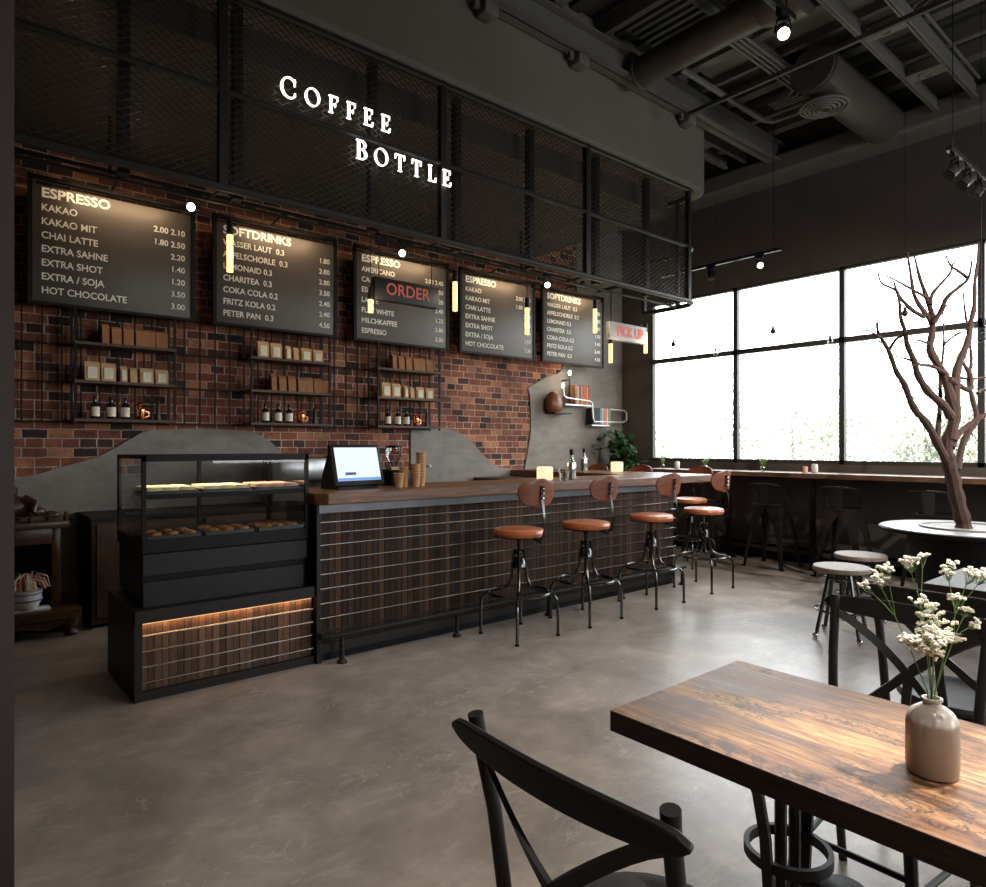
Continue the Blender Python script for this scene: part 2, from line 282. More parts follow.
# ------------------------------------------------------------------ mesh helpers
class MB:
    def __init__(s): s.bm = bmesh.new()
    def box(s, x0, x1, y0, y1, z0, z1, bev=0.0, mtx=None):
        r = bmesh.ops.create_cube(s.bm, size=1.0)
        vs = r['verts']
        for v_ in vs:
            v_.co = Vector((x0+(v_.co.x+.5)*(x1-x0), y0+(v_.co.y+.5)*(y1-y0), z0+(v_.co.z+.5)*(z1-z0)))
        if bev:
            es = list({e for v_ in vs for e in v_.link_edges})
            rr = bmesh.ops.bevel(s.bm, geom=es, offset=bev, segments=2, profile=0.5, affect='EDGES')
            vs = rr['verts']
        if mtx is not None:
            bmesh.ops.transform(s.bm, matrix=mtx, verts=list(set(vs)))
        return s
    def tube(s, pts, r, seg=8, cap=True, closed=False):
        pts = [Vector(p_) for p_ in pts]; n = len(pts)
        rs = r if isinstance(r, (list, tuple)) else [r]*n
        rings = []; up = None
        for i in range(n):
            if closed: t = (pts[(i+1) % n]-pts[i-1])
            else: t = pts[min(i+1, n-1)]-pts[max(i-1, 0)]
            if t.length < 1e-9: t = Vector((0, 0, 1))
            t.normalize()
            if up is None:
                up = Vector((0, 0, 1)) if abs(t.z) < 0.9 else Vector((1, 0, 0))
            a_ = t.cross(up)
            if a_.length < 1e-6: a_ = t.cross(Vector((0, 1, 0.3)))
            a_.normalize(); b_ = a_.cross(t).normalized(); up = b_
            rings.append([s.bm.verts.new(pts[i]+(a_*math.cos(2*PI*k/seg+PI/seg)+b_*math.sin(2*PI*k/seg+PI/seg))*rs[i]) for k in range(seg)])
        m_ = n if closed else n-1
        for i in range(m_):
            A, B = rings[i], rings[(i+1) % n]
            for k in range(seg):
                s.bm.faces.new((A[k], A[(k+1) % seg], B[(k+1) % seg], B[k]))
        if cap and not closed:
            s.bm.faces.new(rings[0][::-1]); s.bm.faces.new(rings[-1])
        return s
    def lathe(s, prof, c=(0, 0, 0), seg=24, capb=True, capt=True, sx=1, sy=1):
        rings = []
        for (r, z) in prof:
            rings.append([s.bm.verts.new((c[0]+r*sx*math.cos(2*PI*k/seg), c[1]+r*sy*math.sin(2*PI*k/seg), c[2]+z)) for k in range(seg)])
        for A, B in zip(rings, rings[1:]):
            for k in range(seg):
                s.bm.faces.new((A[k], A[(k+1) % seg], B[(k+1) % seg], B[k]))
        if capb: s.bm.faces.new(rings[0][::-1])
        if capt: s.bm.faces.new(rings[-1])
        return s
    def ring(s, c, R_, r, seg=28, tseg=6, axis='z'):
        pts = []
        for k in range(seg):
            t = 2*PI*k/seg
            if axis == 'z': pts.append((c[0]+R_*math.cos(t), c[1]+R_*math.sin(t), c[2]))
            elif axis == 'y': pts.append((c[0]+R_*math.cos(t), c[1], c[2]+R_*math.sin(t)))
            else: pts.append((c[0], c[1]+R_*math.cos(t), c[2]+R_*math.sin(t)))
        return s.tube(pts, r, tseg, closed=True)
    def ico(s, c, r, sub=1, sc=(1, 1, 1)):
        q = bmesh.ops.create_icosphere(s.bm, subdivisions=sub, radius=r)
        for v_ in q['verts']: v_.co = Vector((v_.co.x*sc[0]+c[0], v_.co.y*sc[1]+c[1], v_.co.z*sc[2]+c[2]))
        return s
    def prism(s, poly, fn, t0, t1):
        """poly of 2-D points, fn(u, v, t) -> point, extruded from t0 to t1"""
        A = [s.bm.verts.new(fn(u, v_, t0)) for u, v_ in poly]; B = [s.bm.verts.new(fn(u, v_, t1)) for u, v_ in poly]
        n = len(poly)
        s.bm.faces.new(A); s.bm.faces.new(B[::-1])
        for i in range(n): s.bm.faces.new((A[i], B[i], B[(i+1) % n], A[(i+1) % n]))
        return s
    def band(s, path, wdir, width, thick):
        """a flat bar following path; wdir(i) = width direction"""
        path = [Vector(p_) for p_ in path]; n = len(path); rings = []
        for i in range(n):
            t = (path[min(i+1, n-1)]-path[max(i-1, 0)]).normalized()
            w_ = Vector(wdir).normalized(); w_ = (w_-t*w_.dot(t)).normalized(); q = t.cross(w_)
            ww = width[i] if isinstance(width, (list, tuple)) else width
            rings.append([s.bm.verts.new(path[i]+w_*(ww/2*a_)+q*(thick/2*b_)) for a_, b_ in ((-1, -1), (1, -1), (1, 1), (-1, 1))])
        for A, B in zip(rings, rings[1:]):
            for k in range(4): s.bm.faces.new((A[k], A[(k+1) % 4], B[(k+1) % 4], B[k]))
        s.bm.faces.new(rings[0][::-1]); s.bm.faces.new(rings[-1]); return s
    def build(s, name, mat_, parent=None, loc=None, rot=None, smooth=None, kind=None, label=None, bevel=None):
        bmesh.ops.recalc_face_normals(s.bm, faces=s.bm.faces)
        me = bpy.data.meshes.new(name); s.bm.to_mesh(me); s.bm.free()
        o = bpy.data.objects.new(name, me); COL.objects.link(o)
        me.materials.append(M[mat_] if isinstance(mat_, str) else mat_)
        if smooth is None or smooth:
            me.shade_smooth() if hasattr(me, 'shade_smooth') else None
            try: me.set_sharp_from_angle(angle=math.radians(35))
            except Exception: pass
        if parent is not None: o.parent = parent
        if loc is not None: o.location = loc
        if rot is not None: o.rotation_euler = rot
        if kind: o['kind'] = kind
        if label: o['label'] = label
        if bevel:
            bv = o.modifiers.new('bevel', 'BEVEL'); bv.width = bevel; bv.segments = 2; bv.limit_method = 'ANGLE'
        return o
def thing(name, label, cat, loc=(0, 0, 0), rz=0.0, group=None):
    o = bpy.data.objects.new(name, None); COL.objects.link(o); o.location = loc; o.rotation_euler = (0, 0, rz)
    o['label'] = label; o['category'] = cat
    if group: o['group'] = group
    o.empty_display_size = 0.05
    return o
def tag(o, label, cat, group=None):
    o['label'] = label; o['category'] = cat
    if group: o['group'] = group
    return o
def dup(root, loc=None, rz=None, label=None, group=None, rot=None):
    r = root.copy(); COL.objects.link(r)
    if loc is not None: r.location = loc
    if rz is not None: r.rotation_euler = (0, 0, rz)
    if rot is not None: r.rotation_euler = rot
    if label: r['label'] = label
    if group: r['group'] = group
    for ch in list(root.children):
        c_ = ch.copy(); COL.objects.link(c_); c_.parent = r
        for g in list(ch.children):
            q = g.copy(); COL.objects.link(q); q.parent = c_
    return r
def structure(o): o['kind'] = 'structure'; return o
def text_obj(name, rows, mat_, parent, rot=(PI/2, 0, 0), extrude=0.001, bold=0.0):
    """rows: (text, x, z, size, align, squeeze) laid on a plane y = 0 facing -y, converted into one mesh"""
    bm = bmesh.new()
    for (txt, x, y, z, size, align, sx) in rows:
        cu = bpy.data.curves.new('lettering', 'FONT'); cu.body = txt; cu.size = size; cu.extrude = extrude; cu.offset = bold*size
        cu.align_x = align; cu.resolution_u = 3
        o = bpy.data.objects.new('lettering', cu); COL.objects.link(o)
        bpy.context.view_layer.update()
        me = bpy.data.meshes.new_from_object(o.evaluated_get(bpy.context.evaluated_depsgraph_get()))
        mt = Matrix.Translation((x, y, z)) @ Matrix.Rotation(PI/2, 4, 'X') @ Matrix.Diagonal((sx, 1, 1, 1))
        me.transform(mt); bm.from_mesh(me)
        bpy.data.objects.remove(o); bpy.data.curves.remove(cu); bpy.data.meshes.remove(me)
    me = bpy.data.meshes.new(name); bm.to_mesh(me); bm.free(); me.materials.append(M[mat_])
    o = bpy.data.objects.new(name, me); COL.objects.link(o)
    if parent: o.parent = parent
    return o
def arc(c, r, a0, a1, n, plane='xz', y=0):
    out = []
    for i in range(n+1):
        t = a0+(a1-a0)*i/n
        if plane == 'xz': out.append((c[0]+r*math.cos(t), y, c[1]+r*math.sin(t)))
        else: out.append((c[0]+r*math.cos(t), c[1]+r*math.sin(t), y))
    return out

# ================================================================== STRUCTURE
XR, YB, ZC = 8.0, 6.5, 5.25
structure(MB().box(-2.5, XR+0.3, -4.3, YB+0.3, -0.12, 0).build('floor', 'floor'))
mb = MB().box(-2.5, XR+0.3, -4.3, YB+0.3, ZC, ZC+0.12)
x = -2.4
while x < XR:                                     # ribbed steel deck
    mb.box(x, x+0.12, -4.2, YB, ZC-0.06, ZC+0.01); x += 0.3
structure(mb.build('ceiling', 'ceil'))
structure(MB().box(-2.5, XR+0.3, YB, YB+0.2, 0, ZC).build('wall_back', 'brick'))
structure(MB().box(-2.7, -2.5, -4.3, YB+0.3, 0, ZC).build('wall_left', 'walldark'))
structure(MB().box(-0.75, 0.183, 2.46, 2.7, 0, ZC).build('wall_pier', 'wallpier'))
# window wall
SILL, MID, TOP = 1.19, 2.63, 3.47
mb = MB().box(XR, XR+0.08, -4.3, YB+0.2, 0, SILL).box(XR, XR+0.08, -4.3, YB+0.2, TOP, ZC).box(XR, XR+0.08, 5.95, YB+0.2, SILL, TOP).box(XR, XR+0.08, -4.3, -3.42, SILL, TOP)
structure(mb.build('wall_right', 'walldark'))
structure(MB().box(XR-0.02, XR, -4.3, YB, 0, 0.1).build('baseboard_right', 'black'))
ym = [5.95, 4.62, 3.29, 1.955, 0.62, -0.72, -2.06, -3.42]
for i in range(7):
    a, c = ym[i+1], ym[i]
    w_ = structure(thing('window_%d' % (i+1), '', '', (XR+0.04, (a+c)/2, SILL))); del w_['label']; del w_['category']
    h = (c-a)/2; fw = 0.03
    f = MB()
    f.box(-0.035, 0.035, -h, -h+fw, 0, TOP-SILL).box(-0.035, 0.035, h-fw, h, 0, TOP-SILL)
    f.box(-0.035, 0.035, -h, h, 0, fw*1.6).box(-0.035, 0.035, -h, h, TOP-SILL-fw, TOP-SILL).box(-0.035, 0.035, -h, h, MID-SILL-fw, MID-SILL+fw)
    f.build('window_frame', 'frame', w_)
    for z0, z1 in ((fw, MID-SILL-fw), (MID-SILL+fw, TOP-SILL-fw)):
        g_ = MB(); bmv = [g_.bm.verts.new(p_) for p_ in ((0, -h+fw, z0), (0, h-fw, z0), (0, h-fw, z1), (0, -h+fw, z1))]; g_.bm.faces.new(bmv)
        g_.build('window_pane', 'glass', w_)
# rear wall behind the camera with glazing
mb = MB().box(-2.5, 3.8, -4.3, -4.1, 0, ZC).box(6.6, XR, -4.3, -4.1, 0, ZC).box(3.8, 6.6, -4.3, -4.1, 0, 1.1).box(3.8, 6.6, -4.3, -4.1, 3.1, ZC)
structure(mb.build('wall_front', 'walldark'))

# grey render waves over the brick
def wave(name, pts):
    mb = MB(); mb.prism(pts, lambda u, v_, t: (u, t, v_), YB+0.01, YB-0.018)
    return structure(mb.build(name, 'plaster', smooth=False))
def smooth_poly(pts, k=6):
    out = []; n = len(pts)
    for i in range(n-1):
        p0, p1, p2, p3 = pts[max(i-1, 0)], pts[i], pts[i+1], pts[min(i+2, n-1)]
        for j in range(k):
            t = j/k
            out.append(tuple(0.5*((2*p1[q])+(-p0[q]+p2[q])*t+(2*p0[q]-5*p1[q]+4*p2[q]-p3[q])*t*t+(-p0[q]+3*p1[q]-3*p2[q]+p3[q])*t**3) for q in (0, 1)))
    out.append(pts[-1]); return out
edge = smooth_poly([(-0.6, 1.05), (0.48, 1.15), (0.79, 1.23), (1.07, 1.32), (1.3, 1.46), (1.46, 1.54), (1.88, 1.565), (2.33, 1.55), (2.47, 1.50), (2.62, 1.39), (2.72, 1.24), (2.8, 1.0)])
wave('wall_back_render', [(-2.45, 0.0), (-2.45, 1.0)]+edge+[(2.86, 0.0)])
e1 = [(4.203, 0.0), (4.203, 1.585)]+smooth_poly([(4.25, 1.60), (4.61, 1.612), (4.835, 1.588), (5.066, 1.48), (5.338, 1.25), (5.555, 1.13), (5.99, 1.10)])
e2 = smooth_poly([(5.99, 1.10), (6.05, 1.35), (6.1, 1.62), (6.09, 2.02), (6.05, 2.179)])+smooth_poly([(6.07, 2.19), (6.36, 2.333), (6.653, 2.435), (6.793, 2.642), (7.0, 2.9)])
wave('wall_back_render', e1+e2[1:]+[(7.0, ZC-0.1), (XR-0.002, ZC-0.1), (XR-0.002, 0.0)])

# dropped soffit over the counter, rounded corner at its free end
def soffit_outline(x1, y0, r):
    pts = [(-2.4, YB), (-2.4, y0)]
    for i in range(9):
        t = -PI/2+PI/2*i/8; pts.append((x1-r+r*math.cos(t), y0+r+r*math.sin(t)))
    pts.append((x1, YB)); return pts
mb = MB(); mb.prism(soffit_outline(6.43, 3.98, 0.22), lambda u, v_, t: (u, v_, t), 4.11, 5.24)
so = structure(mb.build('ceiling_soffit', 'soffit')); structure(MB().box(-2.4, 6.08, 4.3, YB, 3.9, 4.125).build('ceiling_bulkhead', 'walldark')); bv = so.modifiers.new('b', 'BEVEL'); bv.width = 0.035; bv.segments = 3; bv.limit_method = 'ANGLE'; bv.angle_limit = math.radians(60)

# ---- ceiling services
def cbeam(x0, x1, y, z, h=0.2, w=0.09, name='ceiling_beam'):
    mb = MB().box(x0, x1, y-0.006, y+0.006, z, z+h).box(x0, x1, y-w/2, y+w/2, z, z+0.012).box(x0, x1, y-w/2, y+w/2, z+h-0.012, z+h)
    return structure(mb.build(name, 'beam', smooth=False))
cbeam(-2.4, XR, 3.88, 4.76, 0.22, 0.16)
for yy, zz in ((5.2, 4.86), (6.1, 4.86), (3.05, 5.0), (0.7, 4.9)):
    cbeam(6.35 if yy > 4 else -2.4, XR, yy, zz, 0.16, 0.1)
def ladder(x0, x1, y, z, w=0.32):
    mb = MB()
    for yy in (y-w/2, y+w/2): mb.box(x0, x1, yy-0.02, yy+0.02, z, z+0.03).box(x0, x1, yy-0.004, yy+0.004, z, z+0.14)
    x_ = x0+0.4
    while x_ < x1-0.2:
        mb.box(x_, x_+0.16, y-w/2, y+w/2, z+0.002, z+0.016); mb.ring((x_+0.08, y, z), 0.05, 0.007, 16, 5); x_ += 0.95
    return mb.build('cable_ladder', 'beam', smooth=False)
tag(ladder(1.5, XR-0.44, 2.05, 4.7), 'dark steel cable ladder crossing the ceiling above the window tree', 'cable tray')
tag(ladder(6.3, XR-0.44, 4.35, 4.85, 0.26), 'dark steel cable ladder under the ceiling right of the soffit end', 'cable tray')
def ybeam(x, y0, y1, z, w=0.1, h=0.1):
    return structure(MB().box(x-w/2, x+w/2, y0, y1, z, z+h).build('ceiling_joist', 'beam', smooth=False))
for i, (x, w) in enumerate(((0.4, 0.1), (1.3, 0.1), (2.2, 0.08), (3.1, 0.12), (3.9, 0.1), (4.55, 0.06), (5.55, 0.1), (6.0, 0.05), (6.5, 0.12), (6.95, 0.07), (7.4, 0.12))):
    ybeam(x, -4.1, YB if x > 6.3 else 4.05, 4.98+0.03*(i % 3), w, 0.14)
structure(MB().box(XR-0.42, XR, -4.1, YB, 4.62, 4.84, 0.03).box(XR-0.2, XR, -4.1, YB, 4.84, ZC).build('ceiling_edge_beam', 'beam', smooth=False))
structure(MB().box(5.40, 5.43, -4.1, 3.6, 4.50, 4.535).build('ceiling_joist', 'ceil', smooth=False))
for xx in (3.22, 4.25, 5.86): structure(MB().box(xx-0.07, xx+0.07, 3.84, 3.97, 4.66, 4.76, 0.02).box(xx-0.12, xx+0.05, 3.9, 3.93, 4.7, 4.77).build('beam_bracket', 'beam'))
structure(MB().box(5.15, 5.95, 1.6, 3.7, 5.08, 5.12).build('ceiling_panel', 'beam', smooth=False))
# corrugated infill panels between joists
mb = MB()
for i in range(9): mb.box(4.65+i*0.09, 4.69+i*0.09, 1.0, 3.8, 5.13, 5.17)
for i in range(6): mb.box(2.4+i*0.1, 2.44+i*0.1, 1.0, 3.8, 5.13, 5.17)
structure(mb.build('ceiling_ribs', 'beam', smooth=False))
# ducts
t = thing('air_duct', 'large round duct running under the ceiling to the window wall', 'duct', (0, 0, 0))
MB().tube([(5.98, 2.7, 4.76), (7.57, 2.7, 4.76)], 0.2, 32).build('duct_run', 'duct', t)
MB().tube([(5.96, 2.7, 4.76), (5.985, 2.7, 4.76)], 0.19, 32).build('end_cap', 'ceil', t)
for xx in (6.0, 7.2): MB().ring((xx, 2.7, 4.76), 0.2, 0.012, 32, 6, 'x').build('duct_collar', 'duct', t)
t = thing('air_duct', 'slimmer round duct crossing the big duct towards the soffit', 'duct')
MB().tube([(4.92, 2.6, 4.8), (4.92, 3.79, 4.8)], 0.13, 28).build('duct_run', 'duct', t)
MB().tube([(4.92, 2.28, 4.8), (4.92, 2.45, 4.8), (4.92, 2.62, 4.8)], [0.2, 0.2, 0.14], 32).build('wide_section', 'duct', t)
MB().ring((4.92, 3.77, 4.8), 0.135, 0.012, 28, 6, 'y').build('duct_collar', 'duct', t)
t = thing('ceiling_diffuser', 'round ceiling air diffuser with concentric rings under the large duct', 'air vent', (6.2, 2.7, 4.49))
mb = MB()
for i in range(5): mb.ring((0, 0, -0.006*i), 0.2-0.037*i, 0.011, 32, 6)
mb.build('rings', 'beam', t)
MB().lathe([(0.2, 0.01), (0.19, 0.03), (0.12, 0.04), (0.11, 0.06)], seg=32).build('housing', 'duct', t)
# conduit bundles with bends
def conduits(label, paths, r=0.014):
    mb = MB()
    for p_ in paths: mb.tube(p_, r, 6)
    return tag(mb.build('conduit_bundle', 'beam'), label, 'pipes')
conduits('bundle of parallel grey conduits bending round above the big duct', [[(5.15, 2.97+0.045*i, 4.9), (6.6-0.05*i, 2.97+0.045*i, 4.9), (6.68-0.05*i, 3.05+0.045*i, 4.9), (6.68-0.05*i, 3.4, 4.9)] for i in range(4)])
conduits('bundle of grey conduits stepping across the ceiling at the right', [[(3.4, 1.35+0.05*i, 4.9), (5.9-0.05*i, 1.35+0.05*i, 4.9), (6.02-0.05*i, 1.5+0.05*i, 4.9), (6.02-0.05*i, 1.75+0.05*i, 4.9), (6.12-0.05*i, 1.87+0.05*i, 4.9), (7.6, 1.87+0.05*i, 4.9)][::1] for i in range(4)])
conduits('single bent conduit pipe under the ceiling joists beside the round diffuser', [[(5.3, 3.6, 4.9), (6.8, 3.6, 4.9), (6.9, 3.55, 4.9), (6.92, 3.45, 4.9), (6.92, 3.0, 4.9)]], 0.03)

# ================================================================== STEEL CAGE over the counter
CZ0, CZ1, CY = 2.93, 4.12, 4.03
cage = thing('mesh_canopy', 'dark steel cage of expanded mesh hanging from the soffit above the counter', 'canopy', (0, 0, 0))
rnd = arc((6.26-0.2, CY+0.2), 0.2, -PI/2, 0, 6, 'xy')
def rail(z, r):
    pts = [(-1.88, CY, z)]+[(p_[0], p_[1], z) for p_ in rnd]+[(6.26, 4.76, z)]
    return MB().tube(pts, r, 8)
for z, r in ((CZ0, 0.026), (3.5, 0.02), (CZ1-0.03, 0.024)):
    rail(z, r).build('rail', 'cage', cage)
bx = [-1.88, -0.29, 1.30, 2.89, 4.48, 6.06]
for x_ in bx: MB().box(x_-0.024, x_+0.024, CY-0.02, CY+0.03, CZ0, CZ1).build('post', 'cage', cage)
for y_ in (4.3, 4.75): MB().box(6.24, 6.28, y_-0.02, y_+0.02, CZ0, CZ1).build('post', 'cage', cage)
for x_ in (0.8, 1.42, 2.36, 3.10, 3.88, 4.72, 5.48): MB().box(x_-0.028, x_+0.028, CY+0.08, CY+0.14, CZ0-0.02, CZ1-0.03).build('hanger', 'cage', cage)
def diamond(x0, x1, z0, z1, fn, name='mesh_panel'):
    dx, dz = 0.066, 0.042; k = dz/dx; mb = MB(); w = 0.0034
    n = int((x1-x0)/dx)+int((z1-z0)/dz)+4
    for sgn in (1, -1):
        for i in range(-n, n+1):
            xa = x0+i*dx; A = None
            # line z = z0 + sgn*k*(x-xa) clipped to the rectangle
            xs = sorted([xa+(z0-z0)/(sgn*k), xa+(z1-z0)/(sgn*k)]); lo = max(x0, xs[0]); hi = min(x1, xs[1])
            if hi-lo < 0.01: continue
            za, zb = z0+sgn*k*(lo-xa), z0+sgn*k*(hi-xa)
            off = 0.0015*sgn
            mb.tube([fn(lo, za, off), fn(hi, zb, off)], w, 4, cap=False)
    return mb.build(name, 'mesh', cage, smooth=False)
for a, c in zip(bx, bx[1:]):
    diamond(a, c, CZ0, CZ1, lambda u, z, o_: (u, CY+0.012+o_, z))
diamond(CY+0.2, 4.75, CZ0, CZ1, lambda u, z, o_: (6.26+o_, u, z))
mb = MB()
mb = MB(); mb.tube([(-1.88, 4.3, CZ0), (6.25, 4.3, CZ0)], 0.012, 6)
for x_ in bx[1:]: mb.tube([(x_, CY, CZ0), (x_, 4.3, CZ0)], 0.009, 6)
mb.build('hanging_rail', 'cage', cage)

# illuminated serif lettering
def glyph(ch, H):
    """returns list of polygons (lists of (x, z)) and advance, serif capitals built from strokes"""
    P_ = []; T = 0.125*H; t = 0.05*H; sf = 0.07*H
    def R_(x0, x1, z0, z1): P_.append([(x0, z0), (x1, z0), (x1, z1), (x0, z1)])
    def stem(x): R_(x-T/2, x+T/2, 0, H); R_(x-T/2-sf, x+T/2+sf, 0, t*.8); R_(x-T/2-sf, x+T/2+sf, H-t*.8, H)
    def ringseg(cx, cz, ax, az, bx_, bz, a0, a1, n=20):
        for i in range(n):
            t0, t1 = a0+(a1-a0)*i/n, a0+(a1-a0)*(i+1)/n
            P_.append([(cx+ax*math.cos(t0), cz+az*math.sin(t0)), (cx+ax*math.cos(t1), cz+az*math.sin(t1)), (cx+bx_*math.cos(t1), cz+bz*math.sin(t1)), (cx+bx_*math.cos(t0), cz+bz*math.sin(t0))])
    def tri(a_, b_, c_): P_.append([a_, b_, c_])
    if ch == 'O': ringseg(.45*H, .5*H, .45*H, .52*H, .34*H, .47*H, 0, 2*PI, 28); adv = .9*H
    elif ch == 'C':
        ringseg(.45*H, .5*H, .45*H, .52*H, .34*H, .47*H, math.radians(42), math.radians(318), 24)
        R_(.70*H, .75*H, .64*H, .98*H); R_(.70*H, .76*H, .12*H, .3*H); adv = .8*H
    elif ch in 'EF':
        stem(.17*H); top = .60*H; R_(.17*H, top, H-t, H); R_(top-.05*H, top, H-.26*H, H)
        R_(.17*H, .46*H, .50*H-t/2, .50*H+t/2); R_(.42*H, .46*H, .38*H, .62*H)
        if ch == 'E': R_(.17*H, .62*H, 0, t); tri((.56*H, 0), (.67*H, .28*H), (.62*H, 0)); R_(.58*H, .63*H, 0, .26*H)
        adv = .68*H if ch == 'E' else .62*H
    elif ch == 'T':
        stem(.36*H); R_(.02*H, .70*H, H-t, H); R_(.02*H, .07*H, H-.28*H, H); R_(.65*H, .70*H, H-.28*H, H); adv = .72*H
    elif ch == 'L':
        stem(.17*H); R_(.17*H, .6*H, 0, t); R_(.56*H, .61*H, 0, .28*H); adv = .64*H
    elif ch == 'B':
        stem(.17*H); R_(.17*H, .36*H, H-t, H); R_(.17*H, .38*H, .52*H-t/2, .52*H+t/2); R_(.17*H, .38*H, 0, t)
        ringseg(.34*H, .755*H, .25*H, .245*H, .135*H, .20*H, -PI/2, PI/2, 12); ringseg(.36*H, .275*H, .29*H, .275*H, .165*H, .23*H, -PI/2, PI/2, 12); adv = .68*H
    return P_, adv
sg = thing('letter_sign', 'glowing white serif letters COFFEE BOTTLE fixed to the mesh cage', 'sign', (1.63, 3.97, 3.55))
def word(txt, x, z, H0, H, gap):
    for i, ch in enumerate(txt):
        hh_ = H0 if i == 0 else H
        P_, adv = glyph(ch, hh_); mb = MB()
        for pl in P_:
            mb.prism([(x+u, z+w_) for u, w_ in pl], lambda u, v_, t: (u, t, v_), 0.012, 0.028)
        mb.build('letter', 'sign', sg, smooth=False, label='glowing letter '+ch)
        x += adv+gap
word('COFFEE', 0.005, 0.022, 0.126, 0.112, 0.0585)
word('BOTTLE', 0.522, -0.222, 0.128, 0.116, 0.0555)

# ================================================================== MENU BOARDS
def menu_board(x, label, head, rows):
    t = thing('menu_board', label, 'menu board', (x, 6.28, 2.53), 0, 'menu boards on the brick wall')
    MB().box(0.03, 1.2, 0, 0.02, 0, 0.93, 0.003).build('panel', 'board', t)
    mb = MB()
    mb.box(0, 0.03, -0.01, 0.03, 0, 1.0).box(1.2, 1.23, -0.01, 0.03, 0, 1.0).box(0, 1.23, -0.01, 0.03, 0.97, 1.0).box(0, 1.23, -0.008, 0.03, -0.012, 0.012)
    mb.box(0.1, 0.14, 0.02, 0.2, 0.1, 0.14).box(1.08, 1.12, 0.02, 0.2, 0.1, 0.14)
    mb.build('frame', 'black', t, smooth=False)
    text_obj('heading', [(head, 0.088, -0.003, 0.835, 0.106, 'LEFT', 1.05)], 'text', t, bold=0.03)
    L_, Pr = [], []
    for i, (nm, pr) in enumerate(rows):
        z = 0.728-i*0.1085
        L_.append((nm, 0.088, -0.003, z, 0.077, 'LEFT', 0.92)); Pr.append((pr, 1.15, -0.003, z, 0.07, 'RIGHT', 0.98))
    for l_ in L_: text_obj('menu_line', [l_], 'text', t, bold=0.017)
    for l_ in Pr: text_obj('price', [l_], 'text', t, bold=0.017)
    return t
esp = [('KAKAO', '2.00 2.10'), ('KAKAO MIT', '1.80 2.50'), ('CHAI LATTE', '2.20'), ('EXTRA SAHNE', '1.40'), ('EXTRA SHOT', '1.20'), ('EXTRA / SOJA', '3.50'), ('HOT CHOCOLATE', '3.00')]
sof = [('WASSER LAUT  0.3', '1.80'), ('APFELSCHORLE  0.3', '2.80'), ('LEMONAID 0.3', '2.80'), ('CHARITEA  0.3', '3.50'), ('COKA COLA 0.2', '2.40'), ('FRITZ KOLA 0.2', '2.40'), ('PETER PAN  0.3', '4.50')]
ame = [('AMERICANO', '2.00 2.40'), ('CAPPUCCINO', '2.50'), ('ESPRESSO M', '2.20'), ('LATTE', '2.40'), ('FLAT WHITE', '3.20'), ('MILCHKAFFEE', '3.80'), ('ESPRESSO', '3.00')]
menu_board(0.55, 'grey menu board with ESPRESSO and KAKAO, the leftmost board over the bag shelves', 'ESPRESSO', esp)
menu_board(1.94, 'grey menu board headed SOFTDRINKS, second board from the left', 'SOFTDRINKS', sof)
menu_board(3.365, 'grey menu board listing AMERICANO, middle board behind the ORDER sign', 'ESPRESSO', ame)
menu_board(4.75, 'grey menu board listing KAKAO, fourth board between ORDER and the last board', 'ESPRESSO', esp)
menu_board(6.11, 'grey menu board headed SOFTDRINKS, rightmost board next to the PICK UP sign', 'SOFTDRINKS', sof)

# board spotlights on a rail
def lamp_head(parent, loc, aim, L=0.11, r=0.038, lit=True, e=0, col=WARM, size=0.9, bracket=0.07):
    """a cylindrical spotlight head with yoke, lens and its own light; loc = yoke top in parent coords"""
    d_ = (Vector(aim)).normalized(); c = Vector(loc)-Vector((0, 0, bracket))
    q = d_.to_track_quat('-Z', 'Y').to_matrix()
    h = MB()
    a_, b_ = c-d_*L*0.5, c+d_*L*0.5
    h.tube([a_-d_*0.012, a_, a_+d_*0.01, b_-d_*0.012, b_], [r*0.55, r*0.85, r, r, r*1.08], 16)
    s_ = q @ Vector((1, 0, 0))
    h.tube([c+s_*r*1.15, Vector(loc)+s_*r*0.8], 0.005, 5); h.tube([c-s_*r*1.15, Vector(loc)-s_*r*0.8], 0.005, 5)
    h.tube([Vector(loc)+s_*r*0.85, Vector(loc)-s_*r*0.85], 0.008, 6)
    for k in range(4): h.ring((0, 0, 0), 0.0001, 0.0001, 3, 3) if False else None
    ho = h.build('lamp_head', 'blackgloss', parent)
    l_ = MB(); l_.tube([b_+d_*0.001, b_+d_*0.004], r*0.82, 20)
    l_.build('lens', 'lens' if lit else 'dark_grey', ho)
    if e:
        base = parent.matrix_world if False else None
        pl = Vector(parent.location); rz = parent.rotation_euler[2]; rot = Matrix.Rotation(rz, 3, 'Z')
        p_ = pl+rot @ (b_+d_*0.03)
        light('lamp_light', 'SPOT', p_, e, col, target=p_+rot @ d_, spot_size=size*2, spot_blend=0.8, shadow_soft_size=0.03)
    return ho
lx = [(1.16, 'first board from the left', True), (2.55, 'SOFTDRINKS board second from the left', True), (3.98, 'middle board', True), (5.36, 'fourth board', True), (6.72, 'rightmost board', True)]
for i, (x_, who, lit) in enumerate(lx):
    t = thing('picture_light', 'small black spotlight on an arm lighting the '+who, 'spotlight', (x_, 6.28, 3.53), 0, 'board spotlights')
    MB().tube([(0, 0.2, 0.06), (0, 0, 0.08), (0, -0.14, 0.09), (0, -0.16, 0.09)], 0.009, 6).build('arm', 'black', t)
    lamp_head(t, (0, -0.16, 0.10), (0, 0.3, -0.95), 0.06, 0.028, True, 0, WARM, 1, 0.03)
    light('board_light', 'AREA', (x_+0.05, 6.13, 3.50), 2.7, (1.0, 0.70, 0.42), target=(x_+0.05, 6.28, 3.2), shape='RECTANGLE', size=0.75, size_y=0.03)
